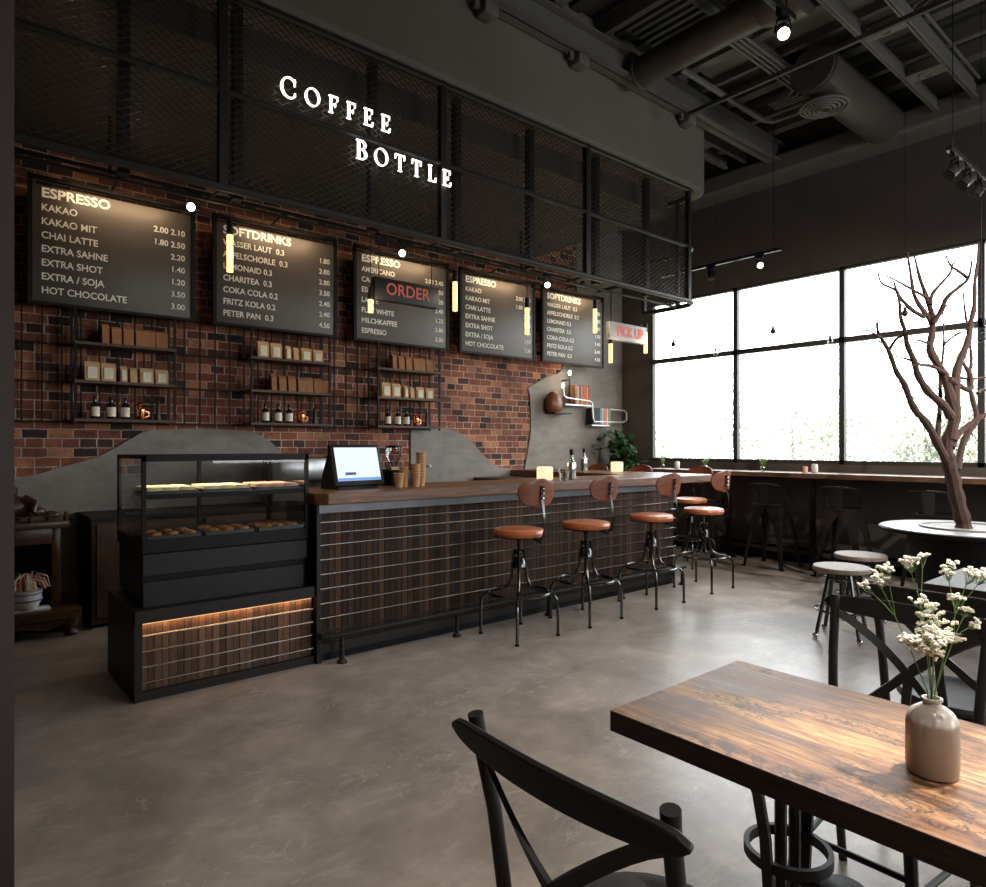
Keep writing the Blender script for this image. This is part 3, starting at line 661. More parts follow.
for (x_, who) in ((1.61, 'right edge of the leftmost menu board'), (3.60, 'top of the middle menu board'), (5.63, 'top left corner of the rightmost menu board')):
    t = thing('track_spotlight', 'lit round spotlight on the rail at the '+who, 'spotlight', (x_, 5.7, 3.42), 0, 'rail spotlights')
    MB().box(-0.05, 0.05, -0.03, 0.03, 0.0, 0.04).build('adapter', 'black', t)
    lamp_head(t, (0, 0, 0.0), (-0.62, -0.75, -0.25), 0.1, 0.04, True, 5, WARM, 0.7, 0.08)
tag(MB().box(0.4, 6.1, 5.69, 5.71, 3.46, 3.485).box(1.0, 1.02, 5.69, 5.71, 3.46, 3.9).box(3.3, 3.32, 5.69, 5.71, 3.46, 3.9).box(5.2, 5.22, 5.69, 5.71, 3.46, 3.9).build('lighting_rail', 'black', smooth=False), 'thin black rail carrying spotlights in front of the menu boards', 'lighting rail')

# ================================================================== TRELLIS AND SHELVES
mb = MB()
x_ = 0.39
while x_ < 4.44: mb.box(x_-0.006, x_+0.006, 6.44, 6.455, 1.60, 2.64); x_ += 0.135
for z in (1.60, 1.93, 2.24, 2.55): mb.box(0.36, 4.44, 6.455, 6.47, z-0.006, z+0.006)
tag(mb.build('wire_grid', 'black', smooth=False), 'black metal bar grid fixed over the brick wall below the menu boards', 'wall grid')
G_names = ['left shelf unit', 'middle shelf unit', 'right shelf unit']
ORD = ['leftmost', 'second', 'third', 'fourth', 'fifth', 'sixth', 'seventh', 'eighth']
def paper_bag(loc, w, h, dp, rz, label, label_patch=True, mat_='kraft', grp='kraft bags'):
    t = thing('paper_bag', label, 'paper bag', loc, rz, grp)
    mb = MB()
    A = [(-w/2, -dp/2, 0), (w/2, -dp/2, 0), (w/2, dp/2, 0), (-w/2, dp/2, 0)]
    B = [(-w/2*1.04, -dp/2*0.8, h*0.8), (w/2*1.04, -dp/2*0.8, h*0.8), (w/2*1.04, dp/2*0.8, h*0.8), (-w/2*1.04, dp/2*0.8, h*0.8)]
    C = [(-w/2, -0.006, h), (w/2, -0.006, h), (w/2, 0.006, h), (-w/2, 0.006, h)]
    vs = [[mb.bm.verts.new(p_) for p_ in r_] for r_ in (A, B, C)]
    for r0, r1 in zip(vs, vs[1:]):
        for k in range(4): mb.bm.faces.new((r0[k], r0[(k+1) % 4], r1[(k+1) % 4], r1[k]))
    mb.bm.faces.new(vs[0][::-1]); mb.bm.faces.new(vs[2]); mb.build('bag', mat_, t, smooth=False)
    if label_patch:
        m2 = MB().box(-w*0.32, w*0.32, -dp*0.5-0.004, -dp*0.46, h*0.14, h*0.72)
        m2.build('label_patch', 'label', t, smooth=False)
    return t
def small_bottle(loc, label):
    t = thing('bottle', label, 'bottle', loc, 0, 'bottles on the wall shelves')
    MB().lathe([(0.03, 0), (0.033, 0.01), (0.033, 0.105), (0.026, 0.125), (0.012, 0.14), (0.012, 0.165)], seg=14).build('glass_body', 'amber', t)
    MB().lathe([(0.0345, 0.022), (0.0345, 0.10)], seg=14, capb=False, capt=False).build('label_band', 'label', t)
    MB().lathe([(0.014, 0.158), (0.014, 0.185)], seg=10).build('cap', 'black', t)
    return t
def shelf_unit(x0, x1, who, order):
    t = thing('wall_shelf', 'black steel shelf unit with three wooden shelves, the '+who, 'shelf unit', (x0, 6.22, 1.6), 0, 'wall shelf units')
    w = x1-x0
    mb = MB()
    for xx in (0, w):
        for yy in (0.0, 0.2): mb.box(xx-0.009, xx+0.009, yy-0.009, yy+0.009, -0.02, 0.92)
    for xx in (w*0.27, w*0.5, w*0.73): mb.box(xx-0.005, xx+0.005, 0.195, 0.205, 0, 0.92)
    mb.build('upright', 'black', t, smooth=False)
    for z in (0.015, 0.325, 0.635): MB().box(-0.01, w+0.01, -0.015, 0.215, z-0.012, z+0.012, 0.002).build('shelf', 'shelf_wood', t, smooth=False)
    rows = {'bags': [0.12, 0.24, 0.37, 0.44, 0.53, 0.66], }
    for lev, kind in enumerate(order):
        z = 1.6+(0.647, 0.337, 0.027)[lev]; ln = ('top', 'middle', 'bottom')[lev]
        if kind == 'bags':
            for i, (fx, bw, bh) in enumerate(((0.17, 0.105, 0.16), (0.33, 0.105, 0.155), (0.48, 0.05, 0.14), (0.58, 0.05, 0.13), (0.72, 0.10, 0.135), (0.88, 0.10, 0.13))):
                paper_bag((x0+w*fx, 6.30, z), bw, bh, 0.06 if bw > 0.06 else 0.08, 0, '%s kraft paper bag from the left on the %s shelf of the %s' % (ORD[i], ln, who), bw > 0.06 or i == 2, 'kraft', 'kraft bags with cream labels')
        elif kind == 'boxes':
            for i, (fx, bw, bh) in enumerate(((0.30, 0.05, 0.17), (0.41, 0.07, 0.155), (0.53, 0.075, 0.16), (0.66, 0.08, 0.15), (0.76, 0.07, 0.155), (0.88, 0.09, 0.15))):
                paper_bag((x0+w*fx, 6.31, z), bw, bh, 0.09, 0, '%s plain brown pouch from the left on the %s shelf of the %s' % (ORD[i], ln, who), False, 'kraft_dark', 'brown pouches without labels')
        else:
            for i, fx in enumerate((0.2, 0.36, 0.5)):
                small_bottle((x0+w*fx, 6.29, z), '%s dark bottle with white label on the bottom shelf of the %s' % (ORD[i], who))
            c_ = thing('copper_mug', 'shiny copper cup beside the bottles on the '+who, 'mug', (x0+w*0.66, 6.29, z), 0, 'copper cups on the shelves')
            MB().lathe([(0.03, 0), (0.034, 0.01), (0.036, 0.09), (0.034, 0.09), (0.031, 0.012)], seg=16, capt=False).build('cup_body', 'copper', c_)
            MB().tube([(0.035, 0, 0.075), (0.06, 0, 0.07), (0.062, 0, 0.035), (0.035, 0, 0.025)], 0.005, 6).build('handle', 'copper', c_)
            k_ = MB()
            for j in range(7): k_.ico((random.uniform(-.03, .03), random.uniform(-.02, .02), 0.1+random.uniform(0, .04)), 0.014, 1)
            k_.build('ornament', 'copper', c_)
            f_ = thing('pepper_mill', 'slim dark wooden mill on the bottom shelf of the '+who, 'mill', (x0+w*0.84, 6.29, z), 0, 'wooden mills')
            MB().lathe([(0.026, 0), (0.028, 0.01), (0.016, 0.06), (0.02, 0.11), (0.012, 0.13), (0.018, 0.15), (0.004, 0.17)], seg=12).build('body', 'dark_wood', f_)
            MB().lathe([(0.004, 0.168), (0.01, 0.176), (0.002, 0.186)], seg=10).build('knob', 'copper', f_)
shelf_unit(0.86, 1.60, G_names[0], ['boxes', 'bags', 'bottles'])
shelf_unit(2.27, 3.06, G_names[1], ['bags', 'boxes', 'bottles'])
shelf_unit(3.62, 4.42, G_names[2], ['boxes', 'bags', 'bottles'])

# ================================================================== HANGING SIGNS AND TUBE PENDANTS
t = thing('hanging_sign', 'black hanging sign reading ORDER in dim red letters', 'sign', (2.46, 4.3, 2.48))
MB().box(0, 0.57, -0.03, 0.03, 0, 0.165, 0.004).build('sign_box', 'dark_grey', t)
text_obj('lettering', [('ORDER', 0.285, -0.033, 0.047, 0.125, 'CENTER', 0.95)], 'red_neon', t, bold=0.01)
mb = MB()
for xx in (0.05, 0.52): mb.tube([(xx, 0, 0.165), (xx, 0, 0.46)], 0.004, 5)
mb.build('suspension_rod', 'black', t)
t = thing('hanging_sign', 'pale grey hanging sign reading PICK UP in red letters', 'sign', (5.09, 4.3, 2.46))
MB().box(0, 0.58, -0.03, 0.03, 0, 0.175, 0.004).build('sign_box', 'white_box', t)
text_obj('lettering', [('PICK UP', 0.31, -0.033, 0.045, 0.135, 'CENTER', 0.84)], 'red_text', t, bold=0.045)
mb = MB()
for xx in (0.05, 0.53): mb.tube([(xx, 0, 0.175), (xx, 0, 0.48)], 0.004, 5)
mb.build('suspension_rod', 'black', t)
def pendant(x_, zt, zb, label):
    t = thing('tube_pendant', label, 'pendant lamp', (x_, 4.3, zb), 0, 'slim tube pendants')
    MB().tube([(0, 0, zt-zb+0.05), (0, 0, 2.92-zb)], 0.003, 5).build('cord', 'black', t)
    MB().tube([(0, 0, zt-zb), (0, 0, zt-zb+0.09)], [0.022, 0.018], 12).build('cap', 'black', t)
    MB().tube([(0, 0, 0), (0, 0, zt-zb)], 0.02, 12).build('glowing_tube', 'tube', t)
    light('pendant_light', 'POINT', (x_, 4.24, (zt+zb)/2), 2.2, WARM, shadow_soft_size=0.05)
for (x_, zt, zb, lb) in ((1.432, 2.74, 2.506, 'glowing slim tube pendant hanging before the SOFTDRINKS board second from left'),
        (2.44, 2.474, 2.379, 'short glowing tube pendant hanging at the left end of the ORDER sign'),
        (3.209, 2.725, 2.491, 'glowing tube pendant between the middle and the fourth menu board'),
        (4.0, 2.621, 2.387, 'glowing tube pendant before the right edge of the fourth menu board'),
        (4.898, 2.732, 2.5, 'glowing tube pendant before the right edge of the rightmost menu board'),
        (5.13, 2.418, 2.229, 'small glowing tube pendant hanging below the left end of the PICK UP sign'),
        (5.69, 2.594, 2.375, 'glowing tube pendant at the right end of the PICK UP sign')):
    pendant(x_, zt, zb, lb)

# ================================================================== BAR COUNTER
bc_ = thing('bar_counter', 'long bar counter clad in dark wood strips with steel rods', 'counter', (1.9, 4.03, 0))
MB().box(0, 3.89, 0, 0.5, 0.06, 1.02).build('body', 'counter_wood', bc_, smooth=False)
MB().box(3.2, 3.89, 0.5, 2.42, 0.06, 1.02).build('return_body', 'counter_wood_side', bc_, smooth=False)
MB().box(-0.02, 3.90, 0.01, 0.5, 0, 0.06).build('plinth', 'black', bc_, smooth=False)
MB().box(-0.01, 3.895, -0.035, 0.0, 0.965, 1.025, 0.003).build('fascia', 'fascia', bc_, smooth=False)
MB().box(0, 3.895, -0.02, 0.0, 0.055, 0.12).build('kick_plate', 'dark_grey', bc_, smooth=False)
MB().box(-0.02, 0.015, -0.03, 0.01, 0.0, 1.02).build('corner_post', 'dark_grey', bc_, smooth=False)
for i, z in enumerate((0.909, 0.837, 0.762, 0.668, 0.574, 0.48, 0.385, 0.29, 0.2)):
    MB().tube([(0.0, -0.03, z), (3.88, -0.03, z), (3.92, 0.0, z)], 0.0062, 6).build('rod', 'rod' if True else 'black', bc_)
ct = MB(); ct.prism([(1.87, 4.0), (1.93, 3.94), (6.36, 3.94), (6.42, 4.0), (6.42, 6.46), (5.72, 6.46), (5.72, 4.6), (1.87, 4.6)], lambda u, v_, t_: (u, v_, t_), 1.025, 1.1)
cto = ct.build('countertop', 'counter_top', smooth=False, bevel=0.006); tag(cto, 'thick brown wooden countertop of the bar, turning a corner at its right end', 'countertop')
fr = thing('foot_rail', 'grey steel foot rail standing in front of the bar counter', 'foot rail', (2.0, 3.93, 0))
MB().tube([(-0.10, 0.06, 0.18), (-0.10, 0.02, 0.18), (-0.06, 0.0, 0.18), (3.85, 0.0, 0.18)], 0.019, 10).build('rail_pipe', 'dark_grey', fr)
for xx in (0.02, 0.95, 1.9, 2.85, 3.8):
    MB().lathe([(0.035, 0), (0.035, 0.008), (0.016, 0.03), (0.013, 0.165)], (xx, 0, 0), 12).build('leg', 'dark_grey', fr)

# ---- things on the counter
t = thing('point_of_sale_terminal', 'black touchscreen till with a lit screen on the left of the counter', 'cash register', (2.31, 4.30, 1.1), math.radians(8))
TL = Matrix.Translation((0, -0.055, 0.02)) @ Matrix.Rotation(math.radians(-14), 4, 'X')
MB().box(-0.215, 0.215, -0.02, 0.015, 0, 0.30, 0.008, TL).build('monitor', 'black', t)
MB().box(-0.185, 0.185, -0.024, -0.02, 0.035, 0.275, 0, TL).build('screen', 'screen', t, smooth=False)
MB().box(-0.185, 0.185, -0.026, -0.0235, 0.035, 0.055, 0, TL).build('screen_taskbar', 'screen_blue', t, smooth=False)
MB().box(-0.12, -0.03, -0.026, -0.0235, 0.075, 0.095, 0, TL).build('screen_button', 'screen_dark', t, smooth=False)
mb = MB(); mb.prism([(-0.05, 0), (0.17, 0), (0.15, 0.1), (0.08, 0.26), (0.02, 0.28)], lambda u, v_, t_: (t_, u, v_), -0.17, 0.17); mb.build('housing', 'black', t, smooth=False)
def cup_stack(x_, y_, n, who):
    for k in range(n):
        h = 0.085; z = 1.1+k*0.0215
        mb = MB(); mb.lathe([(0.036, h), (0.0385, h-0.003), (0.036, h-0.006), (0.026, 0.0)], seg=14)
        c_ = mb.build('paper_cup', 'cup', None, (x_, y_, z)); tag(c_, who if n == 1 else ('brown paper cup in the '+who), 'paper cup', 'paper cups stacked on the counter')
for (x_, y_, n, who) in ((2.60, 4.17, 2, 'shortest stack beside the till'), (2.67, 4.21, 4, 'second stack from the till'), (2.745, 4.17, 5, 'third stack from the till'), (2.82, 4.21, 9, 'tallest stack farthest from the till')):
    cup_stack(x_, y_, n, who)
t = thing('napkin_box', 'black box with a slot between the till and paper cups', 'box', (2.76, 4.45, 1.1))
MB().box(-0.1, 0.1, -0.07, 0.07, 0, 0.12, 0.006).build('box_body', 'black', t)
MB().box(-0.07, 0.0, -0.03, 0.03, 0.12, 0.14).build('sugar_sachets', 'kraft', t, smooth=False)
def lantern(loc, label):
    t = thing('candle_lantern', label, 'candle', loc, 0, 'square candles on the bar')
    MB().box(-0.055, 0.055, -0.055, 0.055, 0, 0.12, 0.012).build('wax', 'wax', t)
    MB().tube([(0, 0, 0.118), (0.003, 0, 0.135)], 0.0025, 5).build('wick', 'black', t)
    light('candle_light', 'POINT', (loc[0], loc[1], loc[2]+0.2), 1.0, WARM, shadow_soft_size=0.05)
lantern((4.19, 4.27, 1.1), 'glowing square cream candle on the counter behind the first bar stool')
lantern((6.2, 5.1, 1.1), 'glowing square cream candle on the short return of the counter')
def spirit(loc, label, rz=0):
    t = thing('glass_bottle', label, 'bottle', loc, rz, 'clear bottles on the bar')
    MB().box(-0.045, 0.045, -0.03, 0.03, 0.0, 0.16, 0.012).lathe([(0.03, 0.158), (0.016, 0.185), (0.014, 0.225)], seg=14).build('bottle_body', 'clear', t)
    MB().box(-0.041, 0.041, -0.026, 0.026, 0.008, 0.15, 0.01).build('contents', 'liquid', t)
    MB().lathe([(0.017, 0.222), (0.019, 0.23), (0.019, 0.27), (0.016, 0.275)], seg=14).build('stopper', 'black', t)
spirit((4.42, 4.16, 1.1), 'clear square bottle with black stopper standing next to the empty tumbler', 0.3)
spirit((6.12, 5.55, 1.1), 'clear square bottle with black stopper on the far return of the counter', 0.2)
t = thing('tumbler', 'empty clear glass tumbler between candle and bottle on the counter', 'glass', (4.29, 4.13, 1.1))
MB().lathe([(0.038, 0.0), (0.052, 0.095), (0.048, 0.095), (0.035, 0.01)], seg=12, capt=True).build('glass_wall', 'clear', t)

# ================================================================== CAKE DISPLAY
pl = thing('display_plinth', 'low counter base with wood strips under the cake display', 'cabinet', (0.85, 4.03, 0))
MB().box(0, 1.02, 0.03, 0.7, 0.05, 0.44).build('body', 'plinth_wood', pl, smooth=False)
MB().box(-0.02, 1.02, -0.02, 0.72, 0.43, 0.5, 0.003).build('top_slab', 'dark_grey', pl, smooth=False)
mb = MB().box(-0.02, 0.0, -0.01, 0.72, 0, 0.44).box(-0.02, 1.02, -0.005, 0.04, 0, 0.05).box(0.0, 0.02, -0.008, 0.03, 0.05, 0.44)
mb.build('side_panel', 'dark_grey', pl, smooth=False)
MB().box(0.02, 1.0, -0.008, 0.004, 0.424, 0.43).build('led_strip', 'led', pl, smooth=False)
light('led_light', 'AREA', (1.37, 4.040, 0.424), 0.75, (1, 0.55, 0.22), target=(1.37, 4.09, 0.36), shape='RECTANGLE', size=1.0, size_y=0.012)
for z in (0.355, 0.27, 0.185, 0.10): MB().tube([(0.01, 0.005, z), (1.02, 0.005, z)], 0.0062, 6).build('rod', 'rod', pl)
mb = MB(); x_ = 0.08
while x_ < 1.04: mb.box(x_-0.002, x_+0.002, 0.012, 0.018, 0.05, 0.355); x_ += 0.0785
mb.build('vertical_wires', 'dark_grey', pl, smooth=False)
cs = thing('display_case', 'black glazed cake display case on the left of the bar', 'display case', (0.88, 4.08, 0.5))
Wc, Dc = 0.98, 0.66
MB().box(0, Wc, 0.0, Dc, 0.30, 0.375, 0.004).build('deck', 'black', cs, smooth=False)
MB().box(0.01, Wc-0.01, 0.03, Dc-0.02, 0.02, 0.30).build('body', 'black', cs, smooth=False)
MB().box(0.005, Wc-0.005, 0.005, 0.03, 0.175, 0.295, 0.003).build('drawer', 'dark_grey', cs, smooth=False)
MB().box(0.005, Wc-0.035, 0.0, 0.03, 0.0, 0.14, 0.003).build('lower_panel', 'dark_grey', cs, smooth=False)
mb = MB(); f_ = 0.011; Z0, Z1 = 0.375, 0.85
for xx in (f_, Wc-f_):
    for yy in (f_, Dc-f_): mb.box(xx-f_, xx+f_, yy-f_, yy+f_, Z0, Z1)
mb.box(Wc/2-f_, Wc/2+f_, Dc-2*f_, Dc, Z0, Z1)
mb.box(0, Wc, 0, 2*f_, Z1-0.035, Z1+0.005).box(0, Wc, Dc-2*f_, Dc, Z1-0.03, Z1).box(0, 2*f_, 0, Dc, Z1-0.02, Z1).box(Wc-2*f_, Wc, 0, Dc, Z1-0.02, Z1)
mb.build('frame', 'black', cs, smooth=False)
MB().box(0.02, Wc-0.02, 0.02, Dc-0.03, 0.612, 0.624).build('glass_shelf', 'case_glass', cs, smooth=False)
MB().box(0.015, Wc-0.015, 0.012, 0.03, 0.602, 0.632).build('shelf_rail', 'black', cs, smooth=False)
for a_ in (((0, 0.004), (Wc, 0.004)), ((0.004, 0), (0.004, Dc)), ((Wc-0.004, 0), (Wc-0.004, Dc))):
    g_ = MB(); (xa, ya), (xb, yb) = a_; g_.bm.faces.new([g_.bm.verts.new(p_) for p_ in ((xa, ya, Z0), (xb, yb, Z0), (xb, yb, Z1), (xa, ya, Z1))]); g_.build('glass_pane', 'case_glass', cs)
g_ = MB(); g_.bm.faces.new([g_.bm.verts.new(p_) for p_ in ((0.02, 0.02, Z1-0.006), (Wc-0.02, 0.02, Z1-0.006), (Wc-0.02, Dc-0.02, Z1-0.006), (0.02, Dc-0.02, Z1-0.006))]); g_.build('glass_pane', 'case_glass', cs)
light('case_light', 'AREA', (1.37, 4.35, 1.325), 3.6, (1.0, 0.88, 0.66), target=(1.37, 4.36, 0.9), shape='RECTANGLE', size=0.85, size_y=0.1)
names = {'yellow': ('yellow sponge cake slice', 'sponge slice'), 'pink': ('pink iced cake slice', 'iced slice'), 'bread': ('golden baked roll', 'bread roll')}
for lev, z in ((0, 0.626), (1, 0.376)):
    for i in range(3):
        x_ = 0.88+0.17+i*0.315; kind = (('yellow', 'yellow', 'pink'), ('bread', 'yellow', 'bread'))[lev][i]
        pos_ = ('left', 'middle', 'right')[i]; lv = ('upper', 'lower')[lev]
        tr = thing('baking_tray', 'dark tray, %s one on the %s level of the cake display' % (pos_, lv), 'tray', (x_, (4.30, 4.26)[lev], 0.5+z), 0, 'trays in the cake display')
        MB().box(-0.14, 0.14, -0.17, 0.17, 0, 0.008).box(-0.145, -0.135, -0.175, 0.175, 0, 0.02).box(0.135, 0.145, -0.175, 0.175, 0, 0.02).box(-0.14, 0.14, -0.178, -0.17, 0, 0.02).box(-0.14, 0.14, 0.17, 0.178, 0, 0.02).build('tray_pan', 'tray', tr, smooth=False)
        if lev == 1 and i == 1: kind = 'bread'
        for r_ in range(2):
            for c_ in range(3):
                px_, py_ = x_-0.09+c_*0.09, (4.21, 4.15)[lev]+r_*0.15
                if kind == 'bread': p_ = MB().ico((0, 0, 0), 0.036, 2, (1.15, 1.75, 0.42)).build('bread_roll', 'bread', None, (px_, py_, 0.5+z+0.022), (0, 0, random.uniform(-.4, .4)))
                else: p_ = MB().box(-0.042, 0.042, -0.065, 0.065, 0, 0.03, 0.007).build('cake_slice', kind, None, (px_, py_, 0.5+z+0.009), (0, 0, random.uniform(-.08, .08)))
                tag(p_, '%s, %s row, %s on the %s tray of the %s level' % (names[kind][0], ('front', 'back')[r_], ('left', 'centre', 'right')[c_], pos_, lv), 'pastry', names[kind][1]+'s in the display')

# ================================================================== BACK COUNTER, MACHINES
t = thing('back_counter', 'dark low cabinet row along the brick wall behind the bar', 'cabinet', (0.92, 5.86, 0))
MB().box(0, 3.2, 0.02, 0.6, 0.03, 0.82).build('body', 'dark_wood', t, smooth=False)
MB().box(-0.01, 3.21, 0, 0.62, 0.82, 0.855, 0.003).build('worktop', 'dark_grey', t, smooth=False)
MB().box(-0.008, 0.0, 0.0, 0.62, 0.0, 0.83).build('side_panel', 'black', t, smooth=False)
for i in range(4): MB().box(0.03+i*0.8, 0.79+i*0.8, 0.0, 0.02, 0.08, 0.8, 0.004).build('door', 'dark_wood', t, smooth=False)
t = thing('coffee_machine', 'stainless espresso machine on the back counter behind the display case', 'coffee machine', (2.75, 6.12, 0.855))
MB().box(-0.34, 0.34, -0.2, 0.22, 0.22, 0.44, 0.03).build('upper_body', 'steel', t)
MB().box(-0.34, 0.34, -0.24, 0.22, 0.0, 0.08, 0.01).build('drip_base', 'steel', t)
MB().box(-0.3, 0.3, 0.02, 0.22, 0.07, 0.23).build('rear_body', 'dark_grey', t)
for xx in (-0.16, 0.16):
    g_ = MB().lathe([(0.035, 0.17), (0.045, 0.2), (0.045, 0.24)], (xx, -0.12, 0), 16).build('group_head', 'chrome', t)
    MB().tube([(xx, -0.15, 0.18), (xx, -0.28, 0.165)], 0.012, 8).build('portafilter_handle', 'black', g_)
MB().tube([(-0.3, -0.22, 0.3), (-0.31, -0.25, 0.2), (-0.3, -0.24, 0.1)], 0.006, 6).build('steam_wand', 'chrome', t)
for xx, lb in ((3.35, 'left black coffee grinder with a glass hopper behind the till'), (3.75, 'right black coffee grinder with a glass hopper behind the till')):
    t = thing('coffee_grinder', lb, 'coffee grinder', (xx, 6.1, 0.855), 0, 'coffee grinders')
    MB().box(-0.07, 0.07, -0.12, 0.1, 0, 0.03).box(-0.06, 0.06, -0.02, 0.09, 0.03, 0.33, 0.015).build('body', 'blackgloss', t)
    MB().lathe([(0.03, 0.33), (0.085, 0.44), (0.085, 0.53), (0.07, 0.55)], (0, 0.02, 0), 18).build('hopper', 'clear', t)
    MB().lathe([(0.088, 0.53), (0.088, 0.55), (0.03, 0.56)], (0, 0.02, 0), 18).build('lid', 'black', t)
    MB().tube([(0, -0.02, 0.22), (0, -0.09, 0.2)], 0.02, 8).build('spout', 'chrome', t)
# ceramic door knob seen against the render
t = thing('wall_hook', 'small white round hook on the grey render behind the paper cups', 'hook', (4.42, YB-0.02, 1.17))
MB().tube([(0, 0, 0), (0, -0.05, 0)], 0.008, 6).build('stem', 'chrome', t); MB().ico((0, -0.06, 0), 0.022, 2).build('knob', 'white', t)

# ---- altar at the left
t = thing('wooden_altar', 'carved dark wooden floor altar cabinet against the left of the wall', 'altar', (0.42, 5.78, 0))
MB().box(-0.45, 0.42, -0.02, 0.62, 0.13, 0.205, 0.012).build('platform', 'carved_wood', t)
mb = MB(); mb.prism([(-0.45, 0.14), (-0.45, 0.06), (-0.3, 0.1), (-0.1, 0.055), (0.05, 0.09), (0.2, 0.06), (0.32, 0.1), (0.42, 0.05), (0.42, 0.14)], lambda u, v_, t_: (u, t_, v_), -0.005, 0.03); mb.build('apron', 'carved_wood', t)
for xx in (-0.4, 0.36):
    for yy in (0.03, 0.56): MB().lathe([(0.035, 0), (0.05, 0.02), (0.035, 0.05), (0.055, 0.1), (0.05, 0.14)], (xx, yy, 0), 10).build('leg', 'carved_wood', t)
for xx in (-0.4, 0.24): MB().box(xx, xx+0.06, 0.1, 0.16, 0.2, 0.80, 0.008).build('front_post', 'carved_wood', t)
MB().box(-0.4, -0.38, 0.12, 0.58, 0.2, 0.8).box(0.28, 0.30, 0.12, 0.58, 0.2, 0.8).box(-0.4, 0.3, 0.56, 0.58, 0.2, 0.8).build('side_panel', 'dark_wood', t, smooth=False)
MB().box(-0.36, 0.26, 0.1, 0.14, 0.68, 0.80, 0.006).build('pelmet', 'carved_wood', t)
MB().box(-0.45, 0.35, 0.04, 0.62, 0.80, 0.85, 0.01).build('roof', 'carved_wood', t)
mb = MB()
for i in range(8): mb.lathe([(0.014, 0.85), (0.02, 0.87), (0.008, 0.89), (0.014, 0.905), (0.002, 0.92)], (-0.43+i*0.108, 0.06, 0), 8)
mb.box(-0.45, 0.34, 0.05, 0.07, 0.885, 0.893); mb.build('balustrade', 'carved_wood', t)
s_ = MB(); s_.ico((0, 0, 0.10), 0.11, 3, (1.25, 0.85, 0.9)); s_.ico((-0.02, -0.01, 0.225), 0.062, 3, (1, 0.95, 1.05)); s_.ico((0.13, -0.04, 0.07), 0.06, 2, (1.6, 0.9, 0.7)); s_.ico((-0.13, -0.04, 0.06), 0.06, 2, (1.1, 1.0, 0.8))
s_.tube([(-0.09, -0.04, 0.17), (-0.15, -0.08, 0.11), (-0.1, -0.13, 0.07)], [0.035, 0.03, 0.02], 8); s_.tube([(0.08, -0.04, 0.17), (0.15, -0.08, 0.13), (0.13, -0.13, 0.07)], [0.035, 0.03, 0.02], 8); s_.ico((0.25, -0.03, 0.04), 0.045, 2, (1.5, 1, 0.7))
for sg_ in (-1, 1): s_.ico((-0.02+sg_*0.06, -0.01, 0.225), 0.02, 1, (0.5, 0.8, 1.6))
s_.ico((-0.02, -0.07, 0.22), 0.012, 1)
o = s_.build('carved_statue', 'carved_wood', None, (0.42, 6.02, 0.845)); tag(o, 'seated brown carved figure with a round belly on the altar roof', 'statue')
t = thing('offering_bowl', 'blue and white ceramic censer standing inside the altar', 'bowl', (0.50, 5.87, 0.205))
MB().box(-0.15, 0.15, -0.06, 0.09, 0, 0.02, 0.006).build('tray', 'white', t)
MB().lathe([(0.07, 0.02), (0.085, 0.04), (0.105, 0.09), (0.10, 0.13), (0.11, 0.15), (0.10, 0.15)], seg=20).build('bowl_body', 'white', t)
m, nt, b = new_mat('blue painted glaze'); M['blue'] = m; b.inputs['Base Color'].default_value = (0.05, 0.1, 0.32, 1); b.inputs['Roughness'].default_value = 0.3
MB().ring((0, 0, 0.085), 0.104, 0.006, 20, 5).ring((0, 0, 0.13), 0.101, 0.005, 20, 5).build('blue_band', 'blue', t)
mb = MB(); m2 = MB()
for i in range(70):
    a_ = random.uniform(0, 2*PI); r_ = random.uniform(0.0, 0.06); L_ = random.uniform(0.07, 0.13); q = (mb if i % 4 else m2)
    q.tube([(r_*math.cos(a_), r_*math.sin(a_), 0.15), (1.3*r_*math.cos(a_), 1.3*r_*math.sin(a_), 0.15+L_), ((r_+.08)*math.cos(a_), (r_+.08)*math.sin(a_), 0.15+L_*0.8), ((r_+.10)*math.cos(a_), (r_+.1)*math.sin(a_), 0.17)], 0.003, 4)
o = mb.build('incense_coils', 'label', t); o['kind'] = 'stuff'
M['red_thread'] = plain('red thread', (0.4, 0.06, 0.03), 0.7); o = m2.build('red_tassels', 'red_thread', t); o['kind'] = 'stuff'

# ================================================================== BOOK SHELF OF PIPES
t = thing('pipe_shelf', 'silver pipe bookshelf with two steps and small bulbs on the grey wall', 'shelf', (6.6, YB-0.02, 1.7))
MB().tube([(-0.03, -0.14, 0.50), (-0.02, -0.14, 0.40), (0.03, -0.14, 0.37), (0.5, -0.14, 0.345), (0.56, -0.14, 0.32), (0.58, -0.14, 0.1), (0.61, -0.14, 0.055), (1.25, -0.14, 0.06), (1.33, -0.14, 0.09), (1.33, -0.14, 0.2), (1.27, -0.14, 0.235), (0.95, -0.14, 0.24), (0.9, -0.02, 0.24)], 0.013, 8).build('pipe', 'pale_pipe', t)
MB().tube([(0.10, -0.14, 0.68), (0.10, -0.14, 0.32)], 0.012, 8).tube([(0.10, -0.14, 0.62), (0.1, 0.0, 0.62)], 0.01, 8).build('upright_pipe', 'dark_grey', t)
for p_, q_ in (((-0.03, -0.14, 0.50), 0.0), ((0.10, -0.14, 0.68), 0.0)):
    MB().lathe([(0.012, 0), (0.02, 0.02), (0.022, 0.05), (0.01, 0.07)], p_, 10).build('bulb', 'lens', t)
MB().box(0.02, 0.58, -0.14, 0.0, 0.27, 0.285).box(0.56, 0.95, -0.14, 0, -0.005, 0.01).build('shelf_board', 'steel', t, smooth=False)
light('shelf_bulb_light', 'POINT', (6.62, YB-0.25, 2.36), 1.6, WARM, shadow_soft_size=0.03)
